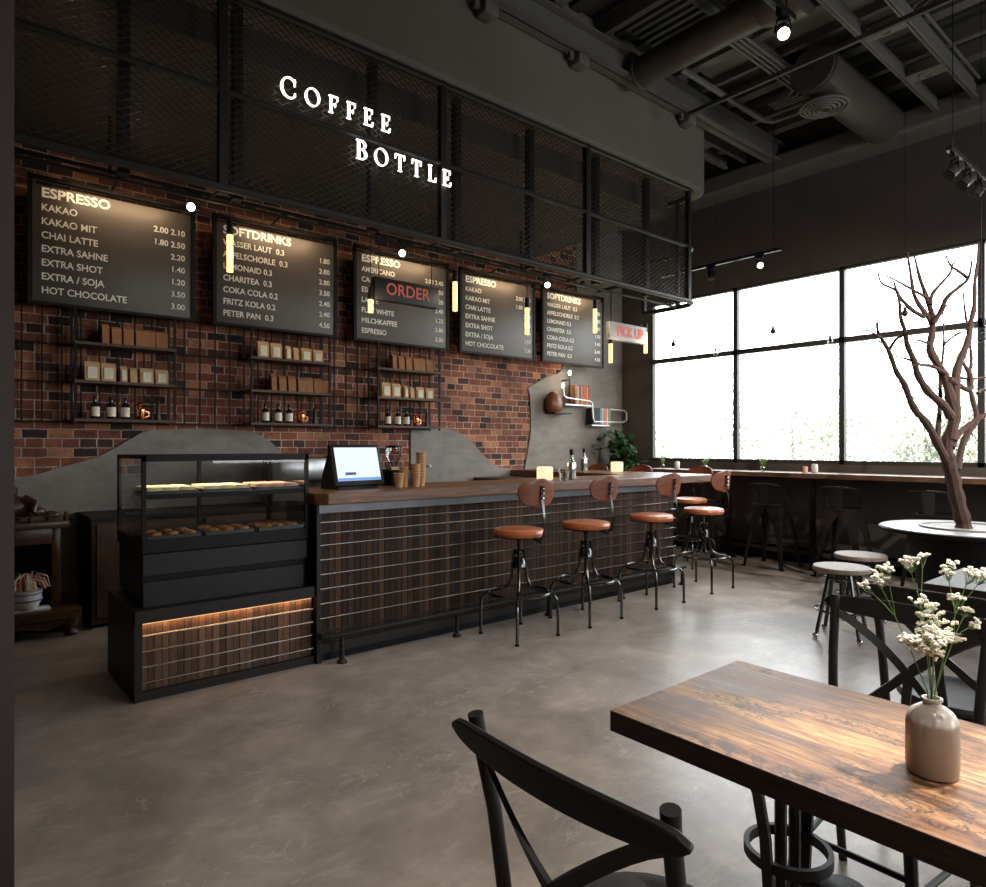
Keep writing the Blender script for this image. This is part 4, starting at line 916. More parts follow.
bkc = {'tan': (0.4, 0.2, 0.1), 'cream': (0.55, 0.42, 0.3), 'red': (0.55, 0.07, 0.03), 'orange': (0.62, 0.17, 0.05), 'brown': (0.2, 0.07, 0.03), 'black': (0.012,)*3, 'blue': (0.12, 0.25, 0.36), 'white': (0.65, 0.65, 0.62), 'green': (0.2, 0.3, 0.15)}
for k, c_ in bkc.items(): M['bk_'+k] = plain('book cover '+k, c_, 0.6)
M['pages'] = plain('book pages', (0.6, 0.55, 0.45), 0.8)
def book(x_, z, w, h, colr, label):
    t = thing('book', label, 'book', (x_, YB-0.10, z), 0, 'books on the pipe shelf')
    MB().box(0, w, -0.07, -0.066, 0, h).box(0, 0.003, -0.07, 0.06, 0, h).box(w-0.003, w, -0.07, 0.06, 0, h).build('cover', 'bk_'+colr, t, smooth=False)
    MB().box(0.003, w-0.003, -0.066, 0.055, 0.003, h-0.003).build('pages', 'pages', t, smooth=False)
x_ = 6.80
for i, (c_, w) in enumerate((('tan', 0.045), ('cream', 0.035), ('brown', 0.035), ('tan', 0.05), ('red', 0.06), ('orange', 0.05), ('brown', 0.045))):
    book(x_, 1.986, w-0.003, 0.27-0.01*(i % 2), c_, '%s book, %s from the left in the upper row on the pipe shelf' % (c_, ORD[i])); x_ += w
x_ = 7.17
for i, (c_, w) in enumerate((('black', 0.075), ('black', 0.075), ('blue', 0.045), ('white', 0.03), ('orange', 0.07), ('white', 0.03), ('green', 0.055))):
    book(x_, 1.711, w-0.003, 0.24, c_, '%s book, %s from the left in the lower row on the pipe shelf' % (c_, ORD[i])); x_ += w
o = MB().lathe([(0.10, 0), (0.135, 0.05), (0.14, 0.14), (0.11, 0.24), (0.06, 0.28)], seg=24, sy=0.7).build('wooden_pot', 'backwood', None, (6.44, YB-0.12, 1.86)); tag(o, 'rounded brown wooden pot at the left end of the pipe shelf', 'pot')
o = structure(MB().box(6.36, 6.68, YB-0.22, YB-0.02, 1.845, 1.858).build('trim_1', 'dark_grey', smooth=False))

# ================================================================== WINDOW BAR
wb = thing('window_bar', 'long narrow wooden bar top running under the windows', 'bar table', (7.5, 0, 0))
MB().box(-0.05, 0.48, -3.5, 5.65, 1.045, 1.10, 0.004).build('bar_top', 'bar_top', wb, smooth=False)
for yy in (5.55, 4.45, 3.42, 1.6, 0.2, -1.6): MB().box(0.04, 0.09, yy-0.025, yy+0.025, 0, 1.045).build('leg', 'black', wb, smooth=False)
MB().tube([(0.3, -3.4, 0.2), (0.3, 5.6, 0.2)], 0.02, 8).build('foot_pipe', 'black', wb)
def bar_plant(y, lb):
    t = thing('flower_vase', lb, 'flower vase', (7.66, y, 1.10), 0, 'small vases on the window bar')
    MB().lathe([(0.018, 0), (0.03, 0.01), (0.03, 0.04), (0.012, 0.06), (0.014, 0.075)], seg=12).build('glass_vase', 'clear', t)
    mb = MB()
    for i in range(16):
        a_ = random.uniform(0, 2*PI); r_ = random.uniform(0.01, 0.05); z = random.uniform(0.1, 0.15)
        mb.tube([(0, 0, 0.02), (r_*math.cos(a_), r_*math.sin(a_), z)], 0.002, 4); mb.ico((r_*math.cos(a_), r_*math.sin(a_), z), 0.012, 1)
    mb.build('sprigs', 'stem', t)
bar_plant(5.50, 'tiny vase of green sprigs on the window bar nearest the corner'); bar_plant(4.84, 'tiny vase of green sprigs on the window bar behind the bar stools')
bar_plant(4.06, 'tiny vase of green sprigs on the window bar before the second window')
for (y, lb) in ((5.27, 'white jar on the window bar near the room corner'), (3.44, 'white jar on the window bar between the second and third window')):
    t = thing('jar', lb, 'jar', (7.66, y, 1.10), 0, 'jars on the window bar')
    MB().lathe([(0.03, 0), (0.035, 0.01), (0.035, 0.08), (0.028, 0.09)], seg=16).build('jar_body', 'white', t)
    MB().lathe([(0.03, 0.088), (0.03, 0.10)], seg=16).build('lid', 'label', t)
MB_ = MB().lathe([(0.028, 0), (0.03, 0.07)], seg=14).build('jar', 'pink', None, (7.60, 3.52, 1.10)); tag(MB_, 'small pinkish jar standing beside a white jar on the window bar', 'jar', 'jars on the window bar')
# potted plant in the corner
t = thing('potted_plant', 'bushy dark green plant in a tall pot in the room corner', 'plant', (7.58, 6.1, 0))
MB().lathe([(0.14, 0), (0.2, 0.75), (0.185, 0.75), (0.17, 0.7)], seg=20).build('pot', 'dark_grey', t)
mb = MB(); st = MB()
for i in range(15):
    a_ = random.uniform(0, 2*PI); r_ = random.uniform(0.05, 0.24); h = random.uniform(1.15, 1.62)
    tip = Vector((r_*math.cos(a_), r_*math.sin(a_), h)); st.tube([(0.03*math.cos(a_), 0.03*math.sin(a_), 0.65), tip*0.6+Vector((0, 0, 0.35)), tip], 0.005, 5)
    for j in range(26):
        c_ = tip+Vector((random.gauss(0, 0.075), random.gauss(0, 0.075), random.uniform(-0.3, 0.06)))
        d1 = Vector((random.uniform(-1, 1), random.uniform(-1, 1), random.uniform(-0.7, 0.5))).normalized()*random.uniform(0.055, 0.085); d2 = d1.cross(Vector((random.uniform(-1, 1), random.uniform(-1, 1), 1))).normalized()*0.032
        mb.bm.faces.new([mb.bm.verts.new(c_+q) for q in (-d1, -d1*0.2+d2, d1*0.5+d2*0.8, d1, d1*0.5-d2*0.8, -d1*0.2-d2)])
mb.build('foliage', 'leaf', t, smooth=False, kind='stuff'); st.build('stem', 'stem', t)

# window pendants: tiny bulbs on thin cords
for i, (y, x_, zb, lb) in enumerate(((5.08, 7.3, 2.70, 'tiny dark pendant bulb hanging before the first window'), (4.47, 7.3, 2.52, 'tiny clear pendant bulb hanging by the mullion between first and second window'), (3.746, 7.3, 2.69, 'tiny dark pendant bulb hanging in the middle of the second window'), (3.118, 7.3, 2.50, 'tiny clear pendant bulb hanging by the mullion between second and third window'), (2.403, 7.3, 2.69, 'tiny dark pendant bulb hanging behind the bare branches'), (1.03, 4.22, 1.97, 'clear round pendant bulb hanging at the right beside the bare tree'))):
    t = thing('bulb_pendant', lb, 'pendant lamp', (x_, y, zb), 0, 'small bulb pendants')
    s2 = 1.3 if i == 5 else 1.0
    MB().tube([(0, 0, 0.07*s2), (0, 0, 5.19-zb)], 0.0018, 4).build('cord', 'black', t)
    MB().lathe([(0.012*s2, 0.045*s2), (0.014*s2, 0.08*s2)], seg=10).build('socket', 'black', t)
    MB().ico((0, 0, 0.02*s2), 0.03*s2, 2, (1, 1, 1.15)).build('bulb', 'clear' if i in (1, 3, 5) else 'dark_grey', t)

# ================================================================== TRACK LIGHTS
def track(label, loc, rz, L_, heads, z_ceil=4.95, grp='ceiling track lights'):
    t = thing('track_light', label, 'track light', loc, rz, grp)
    MB().box(0, L_, -0.018, 0.018, 0, 0.035, 0.002).build('track', 'blackgloss', t, smooth=False)
    mb = MB()
    for xx in (0.08, L_-0.08): mb.tube([(xx, 0, 0.03), (xx, 0, z_ceil-loc[2])], 0.003, 5)
    mb.build('suspension_wire', 'black', t)
    for (xx, aim, lit, e, size) in heads:
        MB().box(xx-0.05, xx+0.05, -0.015, 0.015, -0.03, 0.0).build('adapter', 'black', t, smooth=False)
        lamp_head(t, (xx, 0, -0.03), aim, 0.115, 0.038, lit, e, NEUTRAL, size, 0.07)
    return t
track('black track with spotlights, one glaring lit, at the top edge of the picture', (2.6, 1.79, 3.80), 0, 1.12, [(1.0, (-0.75, -0.45, -0.75), True, 40, 0.8), (0.3, (0.1, 0.5, -1), True, 60, 0.7)])
track('black track with three bluish unlit spotlights beside the bare tree top', (5.24, 1.46, 3.40), math.radians(0), 1.3, [(0.12, (-0.5, 0.35, -0.6), False, 0, 0.7), (0.40, (-0.5, 0.35, -0.6), False, 0, 0.7), (0.68, (-0.4, 0.35, -0.7), False, 0, 0.7)])
track('black track with spotlights hanging before the upper edge of the windows', (7.0, 6.1, 3.52), -PI/2, 2.6, [(2.35, (0.6, -0.7, -0.45), True, 12, 0.7), (1.75, (0.2, -0.3, -1), False, 0, 0.7), (1.0, (0.2, -0.3, -1), False, 0, 0.7)])
track('black track with spotlights out over the open floor near the pier', (0.6, 2.0, 3.9), 0, 1.5, [(0.3, (0.1, 0.35, -1), True, 16, 0.75), (1.2, (0.2, 0.25, -1), True, 26, 0.75)])
track('black track with spotlights above the wooden dining table', (1.0, 0.1, 3.7), 0, 1.6, [(0.3, (0.13, 0.12, -1), True, 110, 0.35), (1.4, (-0.32, 0.12, -1), True, 620, 0.17)])
track('added black track with a fill spotlight behind the viewpoint facing the dining table', (-0.2, -1.3, 3.4), 0, 1.0, [(0.5, (0.62, 0.72, -1.0), True, 130, 0.5)])  # unseen lamp added to brighten the vase front and the near chair
track('added black track with fill spotlights out over the right part of the floor', (4.2, -0.6, 3.9), 0, 1.6, [(0.3, (0.6, 0.9, -0.62), True, 420, 0.6), (1.3, (0.6, 0.72, -0.66), True, 420, 0.6)])  # unseen lamps added to lift the dark wall and stools below the windows

# ================================================================== BAR STOOLS
def bar_stool(label, loc, rz):
    """sits with its backrest at local -y"""
    t = thing('bar_stool', label, 'bar stool', loc, rz, 'leather bar stools')
    MB().lathe([(0.155, 0.735), (0.188, 0.742), (0.196, 0.765), (0.188, 0.787), (0.15, 0.795), (0.0005, 0.797)], seg=28, capt=False).build('seat', 'leather', t)
    MB().lathe([(0.19, 0.733), (0.19, 0.741)], seg=28).build('seat_pan', 'blackgloss', t)
    mb = MB().tube([(0, 0, 0.735), (0, 0, 0.40)], 0.016, 10)
    for z in (0.70, 0.60, 0.55): mb.lathe([(0.022, z), (0.03, z+0.008), (0.03, z+0.025), (0.022, z+0.032)], seg=12)
    mb.lathe([(0.05, 0.50), (0.055, 0.51), (0.045, 0.56), (0.03, 0.58)], seg=14)
    mb.build('screw_post', 'gunmetal', t)
    for k in range(4):
        a_ = PI/4+k*PI/2; c_, s_ = math.cos(a_), math.sin(a_)
        pts = [(c_*r_, s_*r_, z) for r_, z in ((0.035, 0.64), (0.045, 0.55), (0.06, 0.42), (0.085, 0.36), (0.14, 0.33), (0.21, 0.318), (0.255, 0.30), (0.28, 0.26), (0.287, 0.2), (0.288, 0.012))]
        lg = MB().tube(pts, 0.0115, 8).build('leg', 'gunmetal', t)
        MB().lathe([(0.016, 0), (0.016, 0.012), (0.012, 0.016)], (c_*0.288, s_*0.288, 0), 10).build('foot_cap', 'black', lg)
    MB().ring((0, 0, 0.318), 0.225, 0.012, 32, 8).build('foot_ring', 'gunmetal', t)
    mb = MB().band([(0, -0.12, 0.728), (0, -0.22, 0.722), (0, -0.262, 0.745), (0, -0.272, 0.80), (0, -0.262, 0.92), (0, -0.245, 1.02), (0, -0.25, 1.12)], (1, 0, 0), [0.034, 0.032, 0.024, 0.02, 0.02, 0.026, 0.034], 0.006)
    mb.tube([(0.03, -0.1, 0.725), (0.035, -0.2, 0.70), (0.0, -0.262, 0.80)], 0.006, 6)
    mb.build('back_bracket', 'gunmetal', t)
    # curved ply backrest, wider at the top
    bk = MB(); nu, nv = 14, 9; g = {}
    for i in range(nu+1):
        for j in range(nv+1):
            a_, c_ = -1+2*i/nu, -1+2*j/nv
            # squircle outline
            k = math.sqrt(max(0.0, 1-abs(c_)**2.6)); wx = 0.19*(0.93+0.07*c_)*a_*max(k, 0.12)
            zz = 1.065+0.105*c_
            yy = -0.238+0.9*wx*wx*1.8-0.01*c_
            for s_ in (0, 1): g[i, j, s_] = bk.bm.verts.new((wx, yy+0.010*s_, zz))
    for i in range(nu):
        for j in range(nv):
            bk.bm.faces.new((g[i, j, 0], g[i+1, j, 0], g[i+1, j+1, 0], g[i, j+1, 0])); bk.bm.faces.new((g[i, j, 1], g[i, j+1, 1], g[i+1, j+1, 1], g[i+1, j, 1]))
    for i in range(nu):
        for j in (0, nv): bk.bm.faces.new((g[i, j, 0], g[i+1, j, 0], g[i+1, j, 1], g[i, j, 1]))
    for j in range(nv):
        for i in (0, nu): bk.bm.faces.new((g[i, j, 0], g[i, j+1, 0], g[i, j+1, 1], g[i, j, 1]))
    bo = bk.build('backrest', 'backwood', t)
    mb = MB()
    for z in (1.03, 1.065, 1.10): mb.ico((0, -0.257, z), 0.009, 1)
    mb.build('bolt', 'chrome', bo)
    return t
s0 = bar_stool('tan leather bar stool nearest the till end, first in the row at the counter', (3.33, 3.665, 0), 0.0)
for (x_, y, rz, lb) in ((4.06, 3.66, 0.05, 'tan leather bar stool, second in the row along the counter front'), (4.94, 3.67, 0.0, 'tan leather bar stool, third in the row before the end of the wood cladding'), (5.84, 3.71, 0.04, 'tan leather bar stool, last in the front row beyond the corner of the counter'),
        (6.84, 4.53, PI/2-0.1, 'tan leather bar stool facing the camera side half hidden at the counter corner'), (6.62, 5.22, PI/2, 'bar stool beyond the counter return, only its back showing, nearer of two'), (6.62, 5.93, PI/2, 'bar stool farthest back by the wall with only its back top showing')):
    dup(s0, (x_, y, 0), rz, lb)

# ================================================================== METAL STOOLS at the window
def metal_stool(label, loc, rz):
    """back at local -x"""
    t = thing('metal_stool', label, 'metal stool', loc, rz, 'black metal stools at the window bar')
    MB().box(-0.165, 0.165, -0.165, 0.165, 0.715, 0.745, 0.012).build('seat', 'blackgloss', t)
    for sx in (-1, 1):
        for sy in (-1, 1):
            mb = MB(); top = Vector((sx*0.15, sy*0.15, 0.72)); bot = Vector((sx*0.235, sy*0.235, 0.0))
            n = 8
            for wd, off in (((0, 1, 0), Vector((0, -sy, 0))), ((1, 0, 0), Vector((-sx, 0, 0)))):
                path = []; ws = []
                for i in range(n+1):
                    f = i/n; w_ = 0.13*(1-f)**3+0.034; path.append(top.lerp(bot, f)+off*(w_/2)); ws.append(w_)
                mb.band(path, wd, ws, 0.004)
            lg = mb.build('leg', 'blackgloss', t)
            MB().box(bot.x-0.02, bot.x+0.02, bot.y-0.02, bot.y+0.02, 0, 0.015).build('rubber_foot', 'black', lg)
    mb = MB()
    q = 0.205
    for (a_, b_) in (((-q, -q), (q, -q)), ((q, -q), (q, q)), ((q, q), (-q, q)), ((-q, q), (-q, -q))): mb.tube([(a_[0], a_[1], 0.25), (b_[0], b_[1], 0.25)], 0.008, 6)
    mb.build('foot_bar', 'blackgloss', t)
    mb = MB().tube([(0.0, 0.165, 0.73), (-0.05, 0.18, 0.86), (-0.1, 0.185, 0.93), (-0.16, 0.17, 0.955), (-0.19, 0.1, 0.965), (-0.2, 0, 0.97), (-0.19, -0.1, 0.965), (-0.16, -0.17, 0.955), (-0.1, -0.185, 0.93), (-0.05, -0.18, 0.86), (0.0, -0.165, 0.73)], 0.010, 8)
    mb.build('back_rail', 'blackgloss', t)
    MB().band([(-0.165, 0, 0.735), (-0.18, 0, 0.85), (-0.197, 0, 0.965)], (0, 1, 0), [0.09, 0.10, 0.12], 0.004).build('back_plate', 'blackgloss', t)
    return t
w0 = metal_stool('black metal stool with low back under the window bar, right of the leather stools', (7.52, 3.87, 0), 0.0)
for (x_, y, lb) in ((7.52, 4.72, 'black metal stool at the window bar hidden behind the last leather stool'), (7.50, 3.05, 'black metal stool with low back directly behind the two low round stools'), (7.50, 2.2, 'black metal stool at the window bar behind the tree table')):
    dup(w0, (x_, y, 0), random.uniform(-.05, .05), lb)

# ================================================================== LOW STOOLS
def low_stool(label, loc, rz):
    t = thing('round_stool', label, 'stool', loc, rz, 'low stools with pale round seats')
    MB().lathe([(0.185, 0.485), (0.195, 0.492), (0.195, 0.512), (0.188, 0.52)], seg=32).build('seat', 'stooltop', t)
    MB().lathe([(0.05, 0.40), (0.06, 0.48)], seg=12).lathe([(0.016, 0.2), (0.016, 0.4)], seg=10).build('screw', 'blackgloss', t)
    MB().ring((0, 0, 0.44), 0.105, 0.008, 24, 6).build('upper_ring', 'blackgloss', t)
    for k in range(4):
        a_ = PI/4+k*PI/2
        lg = MB().tube([(0.095*math.cos(a_), 0.095*math.sin(a_), 0.475), (0.2*math.cos(a_), 0.2*math.sin(a_), 0.015)], 0.014, 8).build('leg', 'blackgloss', t)
        MB().ico((0.205*math.cos(a_), 0.205*math.sin(a_), 0.022), 0.022, 2).build('foot_ball', 'chrome', lg)
    MB().ring((0, 0, 0.2), 0.175, 0.008, 28, 6).build('foot_ring', 'blackgloss', t)
    return t
l0 = low_stool('low stool with pale round wooden seat, nearer of the pair by the tree table', (5.11, 2.10, 0), 0.2)
dup(l0, (5.80, 2.235, 0), 0.5, 'low stool with pale round wooden seat, farther of the pair by the tree table')

# ================================================================== TREE TABLE
TC = (6.31, 1.63)
t = thing('round_table', 'round pale-topped table built around the bare tree trunk', 'table', (TC[0], TC[1], 0))
MB().lathe([(0.605, 0.715), (0.615, 0.72), (0.615, 0.742), (0.605, 0.742)], seg=64).build('edge_band', 'black', t)
MB().lathe([(0.602, 0.742), (0.602, 0.75)], seg=64).build('table_top', 'marble', t)
MB().lathe([(0.26, 0), (0.3, 0.05), (0.42, 0.7)], seg=40).build('planter_body', 'black', t)
MB().lathe([(0.33, 0.75), (0.33, 0.765), (0.31, 0.765), (0.31, 0.75)], seg=48).build('planter_rim', 'marble', t)
MB().lathe([(0.305, 0.752), (0.305, 0.756)], seg=40).build('planter_lid', 'greytop', t)
tr = thing('bare_tree', 'bare reddish brown tree with twisting branches growing from the round table', 'tree', (TC[0]-0.115, TC[1]+0.05, 0.752))
# branches as (right, depth, height) along the view-independent frame: rx = world right of the photograph's trunk
A_, B_ = Vector((0.766, -0.643, 0)), Vector((0.643, 0.766, 0))
k_ = 5.3/665
T0 = Vector((TC[0]-0.115, TC[1]+0.05, 0.752))
def tp(u, v, dep):
    d_ = 5.27+dep; return (B_+A_*((u-493)/665))*d_+Vector((0, 0, 1.4+(446.5-v)/665*d_))-T0
def zz(x_, y): return (860+x_/2.77, 220+y/2.77)
def limb(pts, r0, r1, dep0, dep1, mb):
    P3 = []; n = len(pts)
    for i, (a_, b_) in enumerate(pts):
        u, v = zz(a_, b_); f = i/(n-1); P3.append(tp(u, v, dep0+(dep1-dep0)*f))
    # smooth
    Q = []; 
    for i in range(n-1):
        p0, p1, p2, p3 = P3[max(i-1, 0)], P3[i], P3[i+1], P3[min(i+2, n-1)]
        for j in range(4):
            s_ = j/4; Q.append(0.5*((2*p1)+(-p0+p2)*s_+(2*p0-5*p1+4*p2-p3)*s_*s_+(-p0+3*p1-3*p2+p3)*s_**3))
    Q.append(P3[-1]); m_ = len(Q)
    mb.tube(Q, [1.12*(r0+(r1-r0)*(i/(m_-1))**1.05)*(1+0.10*math.sin(i*1.7)) for i in range(m_)], 9)
mb = MB()
limb([(287, 856), (284, 830), (268, 770), (258, 720), (248, 680), (244, 655)], 0.052, 0.045, 0, 0.0, mb); mb.build('trunk', 'bark', tr)
LIMBS = [([(246, 680), (217, 625), (185, 565), (148, 520), (122, 455), (100, 420), (80, 365), (60, 330), (48, 305), (47, 280)], 0.030, 0.006, 0.0, -0.35),
 ([(247, 670), (240, 620), (262, 550), (250, 490), (232, 430), (195, 362), (200, 312), (195, 280), (152, 215), (140, 150), (130, 88)], 0.044, 0.006, 0.0, 0.2),
 ([(250, 545), (232, 515), (188, 475), (160, 430), (150, 392), (130, 345), (125, 310), (112, 270), (108, 225), (92, 168)], 0.030, 0.006, 0.0, -0.3),
 ([(252, 630), (268, 597), (290, 578), (330, 548), (380, 530), (430, 500)], 0.026, 0.012, 0.0, 0.25),
 ([(252, 610), (262, 540), (264, 460), (268, 415), (285, 370), (300, 330), (306, 285), (316, 240), (318, 170), (326, 110), (328, 60)], 0.036, 0.007, 0.0, 0.4),
 ([(205, 285), (188, 225), (165, 160), (150, 98)], 0.014, 0.004, 0.12, 0.3),
 ([(202, 285), (225, 250), (240, 215), (275, 185), (300, 160), (310, 112)], 0.013, 0.004, 0.12, -0.1),
 ([(195, 235), (200, 205), (225, 175), (250, 145), (258, 120), (290, 92)], 0.009, 0.003, 0.15, 0.3),
 ([(300, 162), (270, 140), (250, 125), (236, 95)], 0.008, 0.003, 0.0, -0.1),
 ([(268, 690), (288, 610), (322, 555), (312, 500), (300, 440), (308, 380), (290, 250), (286, 200)], 0.024, 0.005, 0.0, 0.5),
 ([(214, 605), (222, 500), (222, 440), (232, 340), (228, 250)], 0.018, 0.004, 0.0, 0.45),
 ([(245, 440), (300, 470), (305, 430), (280, 390)], 0.014, 0.008, 0.05, 0.2),
 ([(235, 425), (200, 405), (165, 400), (130, 385), (98, 378)], 0.009, 0.003, 0.05, -0.2),
 ([(175, 402), (150, 402), (110, 412)], 0.005, 0.002, -0.1, -0.2),
 ([(232, 345), (262, 320), (300, 300), (325, 285)], 0.006, 0.002, 0.3, 0.45),
 ([(195, 345), (170, 335), (145, 330), (140, 320)], 0.006, 0.002, 0.1, 0.0),
 ([(178, 268), (145, 250), (110, 215), (100, 195), (60, 175), (50, 148)], 0.010, 0.003, 0.1, -0.1),
 ([(185, 215), (140, 190), (85, 160), (52, 150)], 0.007, 0.002, 0.15, -0.1),
 ([(80, 360), (100, 330), (130, 315), (150, 290)], 0.007, 0.002, -0.2, -0.4),
 ([(55, 325), (25, 308), (-20, 300)], 0.005, 0.0015, -0.3, -0.5),
 ([(60, 340), (45, 335), (35, 350)], 0.004, 0.0015, -0.3, -0.35),
 ([(230, 245), (255, 225), (290, 205)], 0.004, 0.0015, 0.4, 0.6),
 ([(270, 435), (310, 440), (380, 430)], 0.007, 0.003, 0.1, 0.3),
 ([(325, 480), (340, 470), (380, 475)], 0.008, 0.004, 0.3, 0.4)]
for (pts, r0, r1, d0, d1) in LIMBS:
    if r0 < 0.0145: r0, r1 = r0*1.6, r1*1.5
    mb = MB(); limb(pts, r0, r1, d0, d1, mb); mb.build('branch', 'bark', tr)

# ================================================================== DINING TABLES AND CHAIRS
def dining_table(label, loc, L_, W_, topmat, grp, pedestals):
    """origin at floor under the far left corner; extends +x by W_ and -y by L_"""
    t = thing('dining_table', label, 'table', loc, 0, grp)
    MB().box(0, W_, -L_, 0, 0.747, 0.75).build('table_top', topmat, t, smooth=False); MB().box(0, W_, -L_, 0, 0.70, 0.7468).build('table_edge', 'table_edge', t, smooth=False)
    for yy in pedestals:
        cx = W_/2; mb = MB()
        mb.tube([(cx-0.035, yy, 0.69), (cx-0.035, yy, 0.03)], 0.014, 8); mb.tube([(cx+0.035, yy, 0.69), (cx+0.035, yy, 0.03)], 0.014, 8)
        o_ = mb.build('column', 'chair', t)
        mb = MB()
        for s_ in (-1, 1):
            mb.band([(cx+s_*0.185, yy, 0.69), (cx+s_*0.14, yy, 0.61), (cx+s_*0.108, yy, 0.50), (cx+s_*0.088, yy, 0.34), (cx+s_*0.09, yy, 0.2), (cx+s_*0.13, yy, 0.1), (cx+s_*0.24, yy, 0.03)], (0, 1, 0), 0.024, 0.012)
        mb.build('curved_bracket', 'chair', t)
        mb = MB(); mb.lathe([(0.088, 0.415), (0.100, 0.415), (0.100, 0.44), (0.088, 0.44), (0.088, 0.415)], (cx, yy, 0), 28, capb=False, capt=False); mb.build('collar_ring', 'chair', t)
        MB().lathe([(0.001, 0.0), (0.055, 0.004), (0.06, 0.018), (0.05, 0.03), (0.001, 0.034)], (cx+0.02, yy-0.12, 0.36), 20, capb=False, capt=False).tube([(cx, yy, 0.37), (cx+0.02, yy-0.12, 0.37)], 0.012, 8).build('knob_disc', 'chair', t)
        MB().lathe([(0.25, 0.0), (0.25, 0.012), (0.06, 0.03), (0.04, 0.06)], (cx, yy, 0), 32).build('foot_plate', 'chair', t)
        MB().box(cx-0.2, cx+0.2, yy-0.03, yy+0.03, 0.69, 0.70).build('top_plate', 'chair', t)
    return t
dining_table('rustic brown wooden dining table with the flower vase in the foreground', (1.275, 1.07, 0), 1.25, 0.595, 'table', 'dining tables', (-0.30, -0.95))
dining_table('pale grey dining table behind the flowers at the right edge', (3.61, 1.11, 0), 1.2, 0.62, 'greytop', 'dining tables', (-0.6,))
def chair(label, loc, rz):
    """faces +x, back at -x"""
    t = thing('cross_back_chair', label, 'chair', loc, rz, 'black cross back chairs')
    MB().lathe([(0.19, 0.435), (0.205, 0.44), (0.21, 0.455), (0.2, 0.468), (0.17, 0.468), (0.15, 0.462)], seg=28, sy=1.02).build('seat', 'chair', t)
    MB().ring((0, 0, 0.425), 0.175, 0.014, 28, 8).build('seat_rim', 'chair', t)
    for s_ in (-1, 1):
        MB().tube([(-0.24, s_*0.19, 0.0), (-0.205, s_*0.19, 0.2), (-0.185, s_*0.195, 0.42), (-0.19, s_*0.202, 0.55), (-0.208, s_*0.209, 0.70), (-0.238, s_*0.216, 0.84), (-0.247, s_*0.219, 0.892)], [0.0135, 0.0145, 0.0155, 0.015, 0.0145, 0.0145, 0.0155], 12).build('rear_post', 'chair', t)
        MB().tube([(0.165, s_*0.14, 0.43), (0.18, s_*0.155, 0.2), (0.2, s_*0.17, 0.0)], [0.018, 0.015, 0.013], 10).build('front_leg', 'chair', t)
    n = 28; path = []; ws = []
    for i in range(n+1):
        f = -1+2*i/n; path.append((-0.285+0.022*f*f, f*0.265, 0.858+0.006*f*f)); ws.append(0.065*(1-0.42*abs(f)**2.5)*math.sqrt(max(0.03, 1-abs(f)**14)))
    mb = MB(); mb.band(path, (-0.25, 0, 1), ws, 0.015); o_ = mb.build('top_rail', 'chair', t, bevel=0.004)
    for s_ in (-1, 1):
        path = []
        for i in range(15):
            f = i/14; y = s_*(0.205-0.40*f); z = 0.832-0.36*f**1.2
            x = -0.245+0.065*f-0.05*math.sin(PI*f)
            path.append((x, y, z))
        MB().band(path, (-0.2, 0.55*s_, 1), 0.026, 0.010).build('cross_brace', 'chair', t)
    MB().band([(-0.262, 0, 0.66), (-0.235, 0, 0.56), (-0.195, 0, 0.45)], (0, 1, 0), 0.026, 0.009).build('back_splat', 'chair', t)
    mb = MB()
    mb.tube([(0.18, -0.153, 0.22), (-0.205, -0.19, 0.22)], 0.009, 8); mb.tube([(0.18, 0.153, 0.22), (-0.205, 0.19, 0.22)], 0.009, 8); mb.tube([(0.18, -0.153, 0.27), (0.18, 0.153, 0.27)], 0.009, 8)
    mb.build('stretcher', 'chair', t)
    return t
c0 = chair('black cross back chair in the foreground left of the wooden table', (1.035, 0.772, 0), 0.0)
dup(c0, (2.12, 0.775, 0), PI, 'black cross back chair behind the vase, facing the wooden table from the window side')
dup(c0, (2.98, 0.79, 0), 0.0, 'black cross back chair turned away, tucked to the pale grey table')
dup(c0, (4.6, 0.8, 0), PI, 'black cross back chair on the far side of the pale grey table')

